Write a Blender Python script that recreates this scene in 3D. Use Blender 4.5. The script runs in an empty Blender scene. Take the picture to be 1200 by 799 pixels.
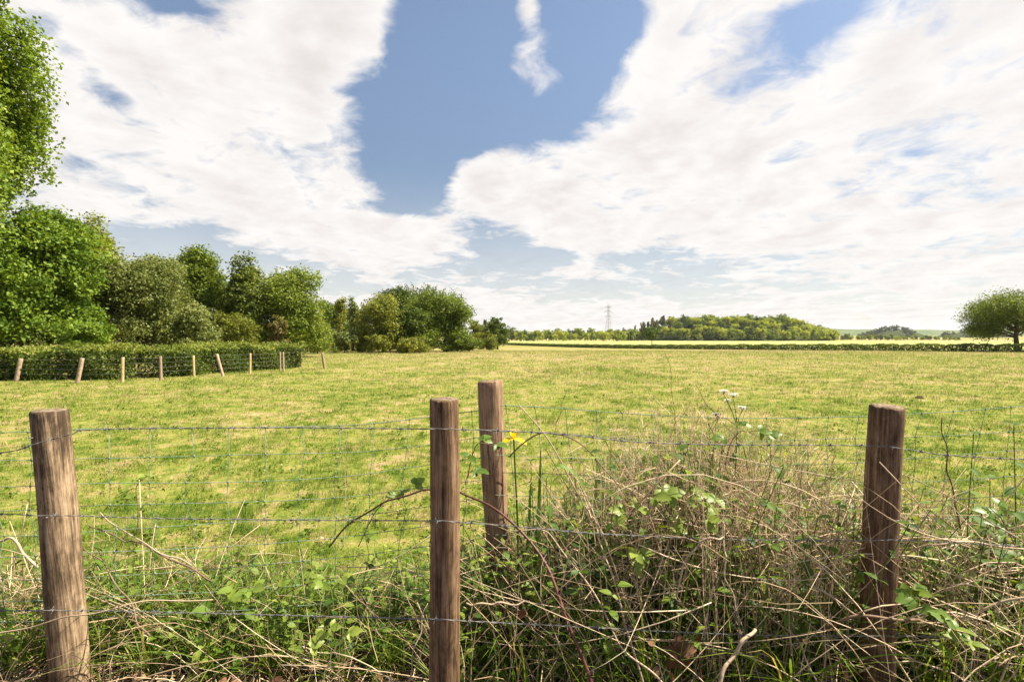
import bpy, math, random
import numpy as np
from mathutils import Vector, Matrix

# ------------------------------------------------------------------ scene, camera, light
S = bpy.context.scene
COL = S.collection
PI = math.pi
RNG = np.random.default_rng(7)
random.seed(7)

F = 567.0           # focal length in pixels of the 1200 px wide photograph
HZ = 395.0          # row of the horizon in the photograph
CH = 1.6            # camera height above the field

cam_d = bpy.data.cameras.new('camera')
cam = bpy.data.objects.new('camera', cam_d)
COL.objects.link(cam)
cam.location = (0, 0, CH)
cam.rotation_euler = (PI / 2, 0, 0)
cam_d.sensor_width = 36.0
cam_d.lens = 36.0 * F / 1200.0
cam_d.shift_y = -4.5 / 1200.0
cam_d.clip_start = 0.05
cam_d.clip_end = 20000
S.camera = cam

SUN_EL = math.radians(54)
SUN_AZ = math.radians(82)          # clockwise from +Y
sdir = Vector((math.sin(SUN_AZ) * math.cos(SUN_EL), math.cos(SUN_AZ) * math.cos(SUN_EL), math.sin(SUN_EL)))
sun_d = bpy.data.lights.new('sun', 'SUN')
sun_d.energy = 5.0
sun_d.angle = math.radians(0.6)
sun_d.color = (1.0, 0.91, 0.74)
sun = bpy.data.objects.new('sun', sun_d)
COL.objects.link(sun)
sun.location = (30, 10, 60)
sun.rotation_euler = (-sdir).to_track_quat('-Z', 'Y').to_euler()

S.view_settings.view_transform = 'Standard'
S.view_settings.look = 'None'
S.view_settings.gamma = 1.0
S.view_settings.use_curve_mapping = False
S.view_settings.exposure = 1.3
S.render.engine = 'CYCLES'
S.cycles.max_bounces = 8
S.cycles.transparent_max_bounces = 8
S.cycles.use_denoising = True


def build_world():
    w = bpy.data.worlds.new('World')
    S.world = w
    w.use_nodes = True
    nt = w.node_tree
    N, L = nt.nodes, nt.links
    N.clear()

    def node(t, **kw):
        n = N.new(t)
        for k, v in kw.items():
            setattr(n, k, v)
        return n

    def math_(op, a, b=None, clamp=False):
        n = node('ShaderNodeMath', operation=op, use_clamp=clamp)
        for i, v in enumerate((a, b)):
            if v is None:
                continue
            if isinstance(v, (int, float)):
                n.inputs[i].default_value = v
            else:
                L.new(v, n.inputs[i])
        return n.outputs[0]

    def smooth(v, lo, hi, a=0.0, b=1.0):
        n = node('ShaderNodeMapRange', interpolation_type='SMOOTHSTEP')
        L.new(v, n.inputs[0])
        for i, q in enumerate((lo, hi, a, b)):
            n.inputs[1 + i].default_value = q
        return n.outputs[0]

    sky = node('ShaderNodeTexSky', sky_type='NISHITA')
    sky.sun_disc = False
    sky.sun_elevation = SUN_EL
    sky.sun_rotation = SUN_AZ
    sky.air_density = 1.0
    sky.dust_density = 0.6
    sky.ozone_density = 1.6
    tc = node('ShaderNodeTexCoord')
    sep = node('ShaderNodeSeparateXYZ')
    L.new(tc.outputs['Generated'], sep.inputs[0])
    x, y, z = sep.outputs
    az = math_('ARCTAN2', x, y)
    el = math_('ARCSINE', z)
    dg = 180 / PI
    azd = math_('MULTIPLY', az, dg)
    eld = math_('MULTIPLY', el, dg)
    ae = node('ShaderNodeCombineXYZ')
    L.new(azd, ae.inputs[0]); L.new(eld, ae.inputs[1])
    # the cloud layer as a sheet overhead: p = dir.xy / (dir.z + c)
    zz = math_('ADD', math_('MAXIMUM', z, 0.0), 0.17)
    p = node('ShaderNodeCombineXYZ')
    L.new(math_('DIVIDE', x, zz), p.inputs[0]); L.new(math_('DIVIDE', y, zz), p.inputs[1])

    def noise(scale, detail, rough, dist=0.0, off=(0, 0, 0), sc=(1, 1, 1)):
        m = node('ShaderNodeMapping')
        L.new(p.outputs[0], m.inputs[0])
        m.inputs['Location'].default_value = off
        m.inputs['Scale'].default_value = sc
        n = node('ShaderNodeTexNoise')
        L.new(m.outputs[0], n.inputs['Vector'])
        n.inputs['Scale'].default_value = scale
        n.inputs['Detail'].default_value = detail
        n.inputs['Roughness'].default_value = rough
        n.inputs['Distortion'].default_value = dist
        return n.outputs['Fac']

    def px(u, v):
        """degrees of azimuth and elevation of a place in the sky"""
        dx, dz = (u - 600) / F, (HZ - v) / F
        return math.degrees(math.atan2(dx, 1)), math.degrees(math.asin(dz / math.sqrt(dx * dx + 1 + dz * dz)))

    def lobe(u, v, ru, rv, rot, soft, gain):
        """a patch of cloud (gain > 0) or of clear sky (gain < 0)"""
        a, e = px(u, v)
        a2, _ = px(u + ru, v)
        a1, _ = px(u - ru, v)
        _, e2 = px(u, v - rv)
        _, e1 = px(u, v + rv)
        m = node('ShaderNodeMapping', vector_type='TEXTURE')
        L.new(ae.outputs[0], m.inputs[0])
        m.inputs['Location'].default_value = (a, e, 0)
        m.inputs['Rotation'].default_value = (0, 0, math.radians(rot))
        m.inputs['Scale'].default_value = ((a2 - a1) / 2, (e2 - e1) / 2, 1)
        ln = node('ShaderNodeVectorMath', operation='LENGTH')
        L.new(m.outputs[0], ln.inputs[0])
        return smooth(ln.outputs['Value'], 1 - soft, 1 + soft, gain, 0.0)

    LOBES = [  # u, v, ru, rv, rotation, softness, gain
        (600, 40, 120, 150, 0, .45, -1.0),
        (490, 130, 84, 105, 0, .45, -.95),
        (478, 195, 46, 56, 0, .5, -.6),
        (480, 20, 30, 60, 0, .6, -.35),
        (640, 105, 48, 60, -30, .6, -.6),
        (690, 10, 60, 60, 0, .5, -.7),
        (690, 322, 150, 26, -3, .8, -.62),
        (590, 285, 60, 26, 0, .8, -.6),
        (225, 285, 120, 20, 4, .8, -.55),
        (330, 320, 160, 22, 0, .8, -.4),
        (130, 112, 70, 15, -40, .9, -.62),
        (205, 4, 45, 14, 0, .8, -.7),
        (345, 48, 70, 10, 8, .9, -.4),
        (955, 22, 60, 30, 20, .8, -.62),
        (915, 180, 30, 10, 0, .9, -.45),
        (905, 140, 28, 8, 30, .9, -.4),
        (643, 74, 38, 54, -30, .8, 1.42),
        (618, 10, 16, 22, 0, .8, .8),
        (430, 285, 120, 26, 2, .7, .5),
        (690, 318, 40, 10, 0, .8, .5),
        (610, 235, 100, 32, -20, .7, .6),
        (770, 100, 60, 60, 0, .7, .35),
        (400, 45, 85, 55, 15, .7, .35),
        (300, 170, 150, 70, 0, .7, .3),
        (900, 210, 260, 70, 0, .7, .25),
        (660, 180, 60, 40, 0, .7, .35),
        (640, 365, 200, 24, 0, .8, .2),
    ]
    acc = None
    for lb in LOBES:
        o = lobe(*lb)
        acc = o if acc is None else math_('ADD', acc, o)
    n1 = noise(1.9, 9.0, 0.56, 0.35, (3.1, 1.7, 0))
    n2 = noise(0.8, 3.0, 0.5, 0.0, (7.3, 2.2, 4))
    n3 = noise(6.5, 8.0, 0.6, 0.5, (2.3, 9.2, 1))
    # outside the stretch of sky described above: broken cloud
    away = smooth(math_('ABSOLUTE', azd), 55, 90, 0.0, -0.75)
    c = math_('ADD', math_('ADD', acc, 0.70), away)
    c = math_('ADD', c, math_('MULTIPLY', math_('SUBTRACT', n1, 0.5), 2.3))
    c = math_('ADD', c, math_('MULTIPLY', math_('SUBTRACT', n2, 0.5), 0.5))
    c = math_('ADD', c, math_('MULTIPLY', math_('SUBTRACT', n3, 0.5), 1.9))
    dens = smooth(c, 0.0, 0.80)
    # thin veil low over the land
    veil = smooth(eld, 0.0, 20.0, 0.60, 0.02)
    dens = math_('MAXIMUM', dens, veil)
    dens = math_('MINIMUM', dens, 0.985)
    # heaped cloud: the side towards the sun is bright, the far side and the thick base greyer
    so = 0.075
    sx_, sy_ = math.sin(SUN_AZ) * so, math.cos(SUN_AZ) * so
    big = noise(2.6, 7.0, 0.58, 0.3, (5.1, 3.7, 2))
    big2 = noise(2.6, 7.0, 0.58, 0.3, (5.1 + sx_, 3.7 + sy_, 2))
    rel = math_('MULTIPLY', math_('SUBTRACT', big, big2), 3.2)
    thick = math_('ADD', smooth(math_('ADD', c, math_('MULTIPLY', big, 1.4)), 1.1, 2.8, 0.0, 0.75), math_('MULTIPLY', rel, -1.0), )
    thick = math_('ADD', thick, 0.12, True)
    mixg = node('ShaderNodeMix', data_type='RGBA')
    L.new(thick, mixg.inputs['Factor'])
    mixg.inputs['A'].default_value = (4.16, 4.02, 3.90, 1)
    mixg.inputs['B'].default_value = (3.42, 3.20, 3.11, 1)
    mx = node('ShaderNodeMix', data_type='RGBA')
    L.new(dens, mx.inputs['Factor'])
    dull = node('ShaderNodeMix', data_type='RGBA', blend_type='MULTIPLY')
    dull.inputs['Factor'].default_value = 1.0
    L.new(sky.outputs[0], dull.inputs['A'])
    dull.inputs['B'].default_value = (0.80, 0.75, 0.70, 1)
    low = node('ShaderNodeVectorMath', operation='SCALE')
    L.new(dull.outputs['Result'], low.inputs[0])
    L.new(smooth(eld, 4.0, 34.0, 0.60, 0.92), low.inputs['Scale'])
    L.new(low.outputs[0], mx.inputs['A'])
    L.new(mixg.outputs['Result'], mx.inputs['B'])
    bg = node('ShaderNodeBackground')
    bg.inputs['Strength'].default_value = 0.1
    L.new(mx.outputs['Result'], bg.inputs['Color'])
    out = node('ShaderNodeOutputWorld')
    L.new(bg.outputs[0], out.inputs['Surface'])


build_world()


# ------------------------------------------------------------------ helpers
def sstep(a, b, v):
    t = np.clip((np.asarray(v, float) - a) / (b - a), 0, 1)
    return t * t * (3 - 2 * t)


def gz(x, y):
    """height of the land"""
    x = np.asarray(x, float); y = np.asarray(y, float)
    bank = 0.36 * (1 - sstep(1.75, 3.3, y)) * (1 - sstep(6, 12, np.abs(x)))
    near = 1 - sstep(20, 45, np.hypot(x, y))
    und = 0.022 * (np.sin(x * 1.7 + y * .8) * np.sin(y * 1.3 - x * .5) + .6 * np.sin(x * 3.9 + 1) * np.sin(y * 3.1 + 2)) * near
    drop = -1.5 * sstep(30, 150, y)
    far = 7.0 * sstep(560, 1500, y)
    return bank + und + drop + far


def P(px, py, d):
    return Vector(((px - 600) / F * d, d, CH - (py - HZ) / F * d))


def G(px, py):
    """where the land is seen at a place in the view"""
    lo = 1.0
    d = 1.0
    while d < 3000:
        v = P(px, py, d)
        if v.z <= float(gz(v.x, v.y)):
            break
        d *= 1.01
    v = P(px, py, d)
    return Vector((v.x, v.y, float(gz(v.x, v.y))))


def ground_at(px, d):
    x = (px - 600) / F * d
    return Vector((x, d, float(gz(x, d))))


class MB:
    """collects verts, faces (any size), a tint per vertex and a material slot per face; builds ONE mesh"""
    def __init__(self):
        self.v, self.f, self.t, self.n = [], [], [], 0

    def add(self, verts, faces, tint=0.5, slot=0):
        verts = np.asarray(verts, np.float32).reshape(-1, 3)
        faces = np.asarray(faces, np.int64)
        self.v.append(verts)
        self.f.append((faces + self.n, slot))
        t = np.asarray(tint, np.float32)
        self.t.append(np.broadcast_to(t, (len(verts),)).astype(np.float32) if t.ndim == 0 else t.astype(np.float32).ravel())
        self.n += len(verts)
        return self

    def mesh(self, name, mats, smooth=False):
        me = bpy.data.meshes.new(name)
        v = np.concatenate(self.v)
        me.vertices.add(len(v))
        me.vertices.foreach_set('co', v.ravel())
        loops, tot, sl = [], [], []
        for f, s in self.f:
            loops.append(f.ravel())
            tot.append(np.full(len(f), f.shape[1]))
            sl.append(np.full(len(f), s))
        loops = np.concatenate(loops); tot = np.concatenate(tot); sl = np.concatenate(sl)
        me.loops.add(len(loops))
        me.loops.foreach_set('vertex_index', loops.astype(np.int32))
        me.polygons.add(len(tot))
        start = np.concatenate(([0], np.cumsum(tot)[:-1]))
        me.polygons.foreach_set('loop_start', start.astype(np.int32))
        me.polygons.foreach_set('loop_total', tot.astype(np.int32))
        me.polygons.foreach_set('material_index', sl.astype(np.int32))
        if smooth:
            me.polygons.foreach_set('use_smooth', np.ones(len(tot), bool))
        a = me.attributes.new('tint', 'FLOAT', 'POINT')
        a.data.foreach_set('value', np.concatenate(self.t))
        for m in (mats if isinstance(mats, (list, tuple)) else [mats]):
            me.materials.append(m)
        me.update(calc_edges=True)
        return me

    def build(self, name, mats, parent=None, smooth=False, loc=None):
        o = bpy.data.objects.new(name, self.mesh(name, mats, smooth))
        COL.objects.link(o)
        if parent is not None:
            o.parent = parent
        if loc is not None:
            o.location = loc
        return o


def tag(o, label=None, cat=None, group=None, kind=None):
    if label: o['label'] = label
    if cat: o['category'] = cat
    if group: o['group'] = group
    if kind: o['kind'] = kind
    return o


def empty(name, loc, label, cat, group=None, rz=0.0):
    o = bpy.data.objects.new(name, None)
    COL.objects.link(o)
    o.location = loc
    o.rotation_euler = (0, 0, rz)
    o.empty_display_size = 0.2
    return tag(o, label, cat, group)


def copy_tree(o, parent=None):
    c = o.copy()
    COL.objects.link(c)
    if parent is not None:
        c.parent = parent
    for ch in list(o.children):
        copy_tree(ch, c)
    return c


def unit(a):
    return a / np.maximum(np.linalg.norm(a, axis=-1, keepdims=True), 1e-9)


def tubes(mb, pts, rad, sides=3, tint=0.5, slot=0, cap=True):
    """pts (n,K,3), rad (n,K): n tapered tubes"""
    pts = np.asarray(pts, float)
    if pts.ndim == 2:
        pts = pts[None]
    n, K, _ = pts.shape
    rad = np.broadcast_to(np.asarray(rad, float), (n, K))
    tan = np.gradient(pts, axis=1)
    tan = unit(tan)
    ref = np.where(np.abs(tan[:, :1, 2:3]) > 0.9, np.array([1., 0, 0]), np.array([0, 0, 1.]))
    ref = np.broadcast_to(ref, tan.shape)
    u = unit(np.cross(tan, ref))
    w = np.cross(tan, u)
    ang = np.arange(sides) * 2 * PI / sides
    v = pts[:, :, None] + rad[:, :, None, None] * (u[:, :, None] * np.cos(ang)[None, None, :, None] + w[:, :, None] * np.sin(ang)[None, None, :, None])
    idx = np.arange(n * K * sides).reshape(n, K, sides)
    a = idx[:, :-1]; b = idx[:, 1:]
    f = np.stack([a, np.roll(a, -1, 2), np.roll(b, -1, 2), b], -1).reshape(-1, 4)
    t = np.asarray(tint, float)
    if t.ndim == 1:
        t = np.repeat(t, K * sides)
    n0 = mb.n
    mb.add(v.reshape(-1, 3), f, t, slot)
    if cap and sides > 3:
        mb.f.append((np.concatenate([idx[:, 0, ::-1], idx[:, -1]]) + n0, slot))
    return mb


def ribbons(mb, pts, wid, side, tint=0.5, slot=0, fold=0.0):
    """flat blades: pts (n,K,3), wid (n,K), side (n,3)"""
    n, K, _ = pts.shape
    s = unit(side)[:, None, :] * wid[:, :, None] * 0.5
    v = np.stack([pts - s, pts + s], 2)
    idx = np.arange(n * K * 2).reshape(n, K, 2)
    f = np.stack([idx[:, :-1, 0], idx[:, :-1, 1], idx[:, 1:, 1], idx[:, 1:, 0]], -1).reshape(-1, 4)
    t = np.asarray(tint, float)
    if t.ndim == 1:
        t = np.repeat(t, K * 2)
    mb.add(v.reshape(-1, 3), f, t, slot)
    return mb


def frames(rng, n, up=0.3, out=None, outw=0.0):
    """random leaf frames: normal biased up / outward"""
    nrm = rng.normal(size=(n, 3))
    nrm = unit(nrm)
    nrm[:, 2] += up
    if out is not None:
        nrm = nrm + out * outw
    nrm = unit(nrm)
    a = unit(np.cross(nrm, unit(rng.normal(size=(n, 3)))))
    b = np.cross(nrm, a)
    return a, b, nrm


def rhombs(mb, c, a, b, L, W, tint, slot=0, nrm=None, curl=0.0):
    L = np.broadcast_to(np.asarray(L, float), (len(c),))[:, None]
    W = np.broadcast_to(np.asarray(W, float), (len(c),))[:, None]
    k = 0.1
    v = np.stack([c - a * L / 2, c + b * W / 2 - a * L * k, c + a * L / 2, c - b * W / 2 - a * L * k], 1)
    if nrm is not None and curl:
        v[:, 1] += nrm * W * curl; v[:, 3] += nrm * W * curl
    f = np.arange(len(c) * 4).reshape(-1, 4)
    mb.add(v.reshape(-1, 3), f, np.repeat(np.asarray(tint, float), 4), slot)


def spline(pts, k):
    """Catmull-Rom through the points, k samples"""
    p = np.asarray([tuple(q) for q in pts], float)
    p = np.vstack([2 * p[0] - p[1], p, 2 * p[-1] - p[-2]])
    m = len(p) - 3
    t = np.linspace(0, m, k)
    i = np.minimum(t.astype(int), m - 1)
    u = (t - i)[:, None]
    a, b, c, d = p[i], p[i + 1], p[i + 2], p[i + 3]
    return .5 * (2 * b + (c - a) * u + (2 * a - 5 * b + 4 * c - d) * u ** 2 + (3 * b - a - 3 * c + d) * u ** 3)


# ------------------------------------------------------------------ materials
def mat_base(name):
    m = bpy.data.materials.new(name)
    m.use_nodes = True
    nt = m.node_tree
    for n in list(nt.nodes):
        nt.nodes.remove(n)
    return m, nt, nt.nodes, nt.links


def nd(N, t, **kw):
    n = N.new(t)
    for k, v in kw.items():
        setattr(n, k, v)
    return n


def ramp(N, L, fac, stops):
    r = nd(N, 'ShaderNodeValToRGB')
    e = r.color_ramp.elements
    while len(e) < len(stops):
        e.new(0.5)
    for q, (pos, c) in zip(e, stops):
        q.position = pos
        q.color = (c[0], c[1], c[2], 1)
    L.new(fac, r.inputs[0])
    return r.outputs[0]


def noise_n(N, L, vec, scale, detail=4, rough=.55, dist=0.0, sc=(1, 1, 1)):
    mp = nd(N, 'ShaderNodeMapping')
    L.new(vec, mp.inputs[0])
    mp.inputs['Scale'].default_value = sc
    n = nd(N, 'ShaderNodeTexNoise')
    L.new(mp.outputs[0], n.inputs['Vector'])
    n.inputs['Scale'].default_value = scale
    n.inputs['Detail'].default_value = detail
    n.inputs['Roughness'].default_value = rough
    n.inputs['Distortion'].default_value = dist
    return n.outputs['Fac']


def mathn(N, L, op, a, b):
    n = nd(N, 'ShaderNodeMath', operation=op)
    for i, v in enumerate((a, b)):
        if isinstance(v, (int, float)):
            n.inputs[i].default_value = v
        else:
            L.new(v, n.inputs[i])
    return n.outputs[0]


def foliage(name, stops, trans=0.35, rough=0.5, spec=0.25, tcol=(1.25, 1.15, 0.55)):
    """leaf: colour by the leaf's own tint, some light let through"""
    m, nt, N, L = mat_base(name)
    at = nd(N, 'ShaderNodeAttribute', attribute_name='tint')
    oi = nd(N, 'ShaderNodeObjectInfo')
    f = mathn(N, L, 'ADD', at.outputs['Fac'], mathn(N, L, 'MULTIPLY', mathn(N, L, 'SUBTRACT', oi.outputs['Random'], .5), 0.22))
    c = ramp(N, L, f, stops)
    pb = nd(N, 'ShaderNodeBsdfPrincipled')
    L.new(c, pb.inputs['Base Color'])
    pb.inputs['Roughness'].default_value = rough
    pb.inputs['Specular IOR Level'].default_value = spec
    mu = nd(N, 'ShaderNodeMix', data_type='RGBA', blend_type='MULTIPLY')
    mu.inputs['Factor'].default_value = 1
    L.new(c, mu.inputs['A'])
    mu.inputs['B'].default_value = (*tcol, 1)
    tr = nd(N, 'ShaderNodeBsdfTranslucent')
    L.new(mu.outputs['Result'], tr.inputs['Color'])
    mx = nd(N, 'ShaderNodeMixShader')
    mx.inputs[0].default_value = trans
    L.new(pb.outputs[0], mx.inputs[1]); L.new(tr.outputs[0], mx.inputs[2])
    o = nd(N, 'ShaderNodeOutputMaterial')
    L.new(mx.outputs[0], o.inputs[0])
    return m


def simple(name, stops, scale=20, rough=.8, spec=.2, sc=(1, 1, 1), bump=0.0, metal=0.0, use_tint=False, bscale=None):
    m, nt, N, L = mat_base(name)
    tc = nd(N, 'ShaderNodeTexCoord')
    fac = noise_n(N, L, tc.outputs['Object'], scale, 6, .6, .2, sc)
    if use_tint:
        at = nd(N, 'ShaderNodeAttribute', attribute_name='tint')
        fac = mathn(N, L, 'ADD', mathn(N, L, 'MULTIPLY', mathn(N, L, 'SUBTRACT', fac, .5), .7), at.outputs['Fac'])
    c = ramp(N, L, fac, stops)
    pb = nd(N, 'ShaderNodeBsdfPrincipled')
    L.new(c, pb.inputs['Base Color'])
    pb.inputs['Roughness'].default_value = rough
    pb.inputs['Specular IOR Level'].default_value = spec
    pb.inputs['Metallic'].default_value = metal
    if bump:
        b = nd(N, 'ShaderNodeBump')
        b.inputs['Strength'].default_value = bump
        b.inputs['Distance'].default_value = 0.02
        L.new(noise_n(N, L, tc.outputs['Object'], bscale or scale * 2, 6, .65, .2, sc), b.inputs['Height'])
        L.new(b.outputs[0], pb.inputs['Normal'])
    o = nd(N, 'ShaderNodeOutputMaterial')
    L.new(pb.outputs[0], o.inputs[0])
    return m


def field_colour(N, L, pos):
    """patchy pasture: green sward, yellowing grass, straw; returns a colour and the straw mask"""
    n1 = noise_n(N, L, pos, 0.33, 4, .6, .6)
    n2 = noise_n(N, L, pos, 1.25, 5, .62, .5)
    n3 = noise_n(N, L, pos, 0.035, 3, .5, .3)
    sp = nd(N, 'ShaderNodeSeparateXYZ')
    L.new(pos, sp.inputs[0])
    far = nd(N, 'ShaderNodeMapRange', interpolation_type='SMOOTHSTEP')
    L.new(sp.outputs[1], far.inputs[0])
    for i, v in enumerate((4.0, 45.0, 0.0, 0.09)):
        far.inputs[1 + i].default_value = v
    f = mathn(N, L, 'ADD', mathn(N, L, 'MULTIPLY', n1, .38), mathn(N, L, 'MULTIPLY', n2, .50))
    f = mathn(N, L, 'ADD', f, mathn(N, L, 'MULTIPLY', n3, .30))
    n4 = noise_n(N, L, pos, 4.6, 4, .6, .4)
    f = mathn(N, L, 'ADD', f, mathn(N, L, 'MULTIPLY', mathn(N, L, 'SUBTRACT', n4, .5), .75))
    f = mathn(N, L, 'ADD', mathn(N, L, 'MULTIPLY', mathn(N, L, 'SUBTRACT', f, .59), 1.55), .585)
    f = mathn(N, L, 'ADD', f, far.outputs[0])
    return f


def field_mats():
    # the land itself
    m, nt, N, L = mat_base('pasture_ground')
    g = nd(N, 'ShaderNodeNewGeometry')
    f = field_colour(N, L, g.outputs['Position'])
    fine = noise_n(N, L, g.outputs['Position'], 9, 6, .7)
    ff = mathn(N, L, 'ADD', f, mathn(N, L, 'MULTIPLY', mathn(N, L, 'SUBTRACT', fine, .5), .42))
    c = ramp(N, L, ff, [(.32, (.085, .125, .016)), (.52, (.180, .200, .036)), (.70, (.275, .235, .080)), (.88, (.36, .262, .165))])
    # the bank by the fence: brown litter
    sp = nd(N, 'ShaderNodeSeparateXYZ')
    L.new(g.outputs['Position'], sp.inputs[0])
    mr = nd(N, 'ShaderNodeMapRange', interpolation_type='SMOOTHSTEP')
    L.new(mathn(N, L, 'ADD', sp.outputs[1], mathn(N, L, 'MULTIPLY', noise_n(N, L, g.outputs['Position'], 1.4, 4), 1.0)), mr.inputs[0])
    for i, v in enumerate((2.5, 3.4, 1.0, 0.0)):
        mr.inputs[1 + i].default_value = v
    lit = ramp(N, L, noise_n(N, L, g.outputs['Position'], 22, 6, .7), [(.3, (.025, .015, .009)), (.5, (.07, .042, .024)), (.7, (.17, .11, .065))])
    mx = nd(N, 'ShaderNodeMix', data_type='RGBA')
    L.new(mr.outputs[0], mx.inputs['Factor']); L.new(c, mx.inputs['A']); L.new(lit, mx.inputs['B'])
    pb = nd(N, 'ShaderNodeBsdfPrincipled')
    L.new(mx.outputs['Result'], pb.inputs['Base Color'])
    pb.inputs['Roughness'].default_value = 1
    pb.inputs['Specular IOR Level'].default_value = .05
    b = nd(N, 'ShaderNodeBump')
    b.inputs['Strength'].default_value = .7
    b.inputs['Distance'].default_value = .05
    L.new(noise_n(N, L, g.outputs['Position'], 7, 6, .7), b.inputs['Height'])
    L.new(b.outputs[0], pb.inputs['Normal'])
    o = nd(N, 'ShaderNodeOutputMaterial')
    L.new(pb.outputs[0], o.inputs[0])
    # the blades that stand on it
    m2, nt, N, L = mat_base('pasture_blade')
    g = nd(N, 'ShaderNodeNewGeometry')
    f = field_colour(N, L, g.outputs['Position'])
    at = nd(N, 'ShaderNodeAttribute', attribute_name='tint')
    ff = mathn(N, L, 'ADD', f, mathn(N, L, 'MULTIPLY', mathn(N, L, 'SUBTRACT', at.outputs['Fac'], .5), .40))
    c = ramp(N, L, ff, [(.30, (.092, .172, .014)), (.52, (.198, .268, .034)), (.70, (.335, .312, .092)), (.90, (.52, .375, .25))])
    pb = nd(N, 'ShaderNodeBsdfPrincipled')
    L.new(c, pb.inputs['Base Color'])
    pb.inputs['Roughness'].default_value = .6
    pb.inputs['Specular IOR Level'].default_value = .2
    tr = nd(N, 'ShaderNodeBsdfTranslucent')
    L.new(c, tr.inputs['Color'])
    mx = nd(N, 'ShaderNodeMixShader')
    mx.inputs[0].default_value = .4
    L.new(pb.outputs[0], mx.inputs[1]); L.new(tr.outputs[0], mx.inputs[2])
    o = nd(N, 'ShaderNodeOutputMaterial')
    L.new(mx.outputs[0], o.inputs[0])
    return m, m2


def wood(name, dark, mid, light, weather=.5, stain=0.0):
    """round softwood post: grain along the post, cracks, stains, knots"""
    m, nt, N, L = mat_base(name)
    tc = nd(N, 'ShaderNodeTexCoord')
    oc = tc.outputs['Object']
    g1 = noise_n(N, L, oc, 60, 6, .65, .4, (1, 1, .06))
    g2 = noise_n(N, L, oc, 8, 5, .6, .5, (1, 1, .35))
    g3 = noise_n(N, L, oc, 3, 3, .5, .2, (1, 1, .6))
    g4 = noise_n(N, L, oc, 190, 4, .7, .2, (1, 1, .035))
    f = mathn(N, L, 'ADD', mathn(N, L, 'MULTIPLY', g1, .55), mathn(N, L, 'MULTIPLY', g2, .55))
    f = mathn(N, L, 'ADD', f, mathn(N, L, 'MULTIPLY', mathn(N, L, 'SUBTRACT', g4, .5), .8))
    g5 = noise_n(N, L, oc, 42, 5, .7, .3, (1, 1, .55))
    f = mathn(N, L, 'ADD', f, mathn(N, L, 'MULTIPLY', mathn(N, L, 'SUBTRACT', g5, .5), .42))
    # black algae stains running down from the top
    sz = nd(N, 'ShaderNodeSeparateXYZ')
    L.new(oc, sz.inputs[0])
    zt = mathn(N, L, 'ADD', sz.outputs[2], mathn(N, L, 'MULTIPLY', mathn(N, L, 'SUBTRACT', noise_n(N, L, oc, 14, 5, .65, .8, (1, 1, .4)), .5), .9))
    sm = nd(N, 'ShaderNodeMapRange', interpolation_type='SMOOTHSTEP')
    L.new(zt, sm.inputs[0])
    for i, v in enumerate((.98, 1.34, 0.0, stain)):
        sm.inputs[1 + i].default_value = v
    f = mathn(N, L, 'SUBTRACT', f, sm.outputs[0])
    f = mathn(N, L, 'ADD', f, mathn(N, L, 'MULTIPLY', mathn(N, L, 'SUBTRACT', g3, .5), weather))
    c = ramp(N, L, f, [(.30, tuple(q * .45 for q in dark)), (.44, dark), (.56, mid), (.72, light)])
    # long drying cracks
    mp = nd(N, 'ShaderNodeMapping')
    wv = nd(N, 'ShaderNodeVectorMath', operation='MULTIPLY_ADD')
    nv_ = nd(N, 'ShaderNodeTexNoise')
    L.new(oc, nv_.inputs['Vector'])
    nv_.inputs['Scale'].default_value = 9
    L.new(nv_.outputs['Color'], wv.inputs[0])
    wv.inputs[1].default_value = (.02, .02, 0)
    L.new(oc, wv.inputs[2])
    L.new(wv.outputs[0], mp.inputs[0])
    mp.inputs['Scale'].default_value = (22, 22, 1.3)
    vo = nd(N, 'ShaderNodeTexVoronoi', feature='DISTANCE_TO_EDGE')
    L.new(mp.outputs[0], vo.inputs['Vector'])
    vo.inputs['Scale'].default_value = 1.0
    ck = nd(N, 'ShaderNodeMapRange')
    L.new(mathn(N, L, 'ADD', vo.outputs['Distance'], mathn(N, L, 'MULTIPLY', g2, .12)), ck.inputs[0])
    for i, v in enumerate((.016, .036, 0.0, 1.0)):
        ck.inputs[1 + i].default_value = v
    mx = nd(N, 'ShaderNodeMix', data_type='RGBA')
    L.new(ck.outputs[0], mx.inputs['Factor'])
    mx.inputs['A'].default_value = (dark[0] * .45, dark[1] * .43, dark[2] * .42, 1)
    L.new(c, mx.inputs['B'])
    pb = nd(N, 'ShaderNodeBsdfPrincipled')
    L.new(mx.outputs['Result'], pb.inputs['Base Color'])
    pb.inputs['Roughness'].default_value = .85
    pb.inputs['Specular IOR Level'].default_value = .2
    b = nd(N, 'ShaderNodeBump')
    b.inputs['Strength'].default_value = .9
    b.inputs['Distance'].default_value = .004
    h = mathn(N, L, 'ADD', mathn(N, L, 'MULTIPLY', g1, .8), ck.outputs[0])
    L.new(h, b.inputs['Height'])
    L.new(b.outputs[0], pb.inputs['Normal'])
    o = nd(N, 'ShaderNodeOutputMaterial')
    L.new(pb.outputs[0], o.inputs[0])
    return m


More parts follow.
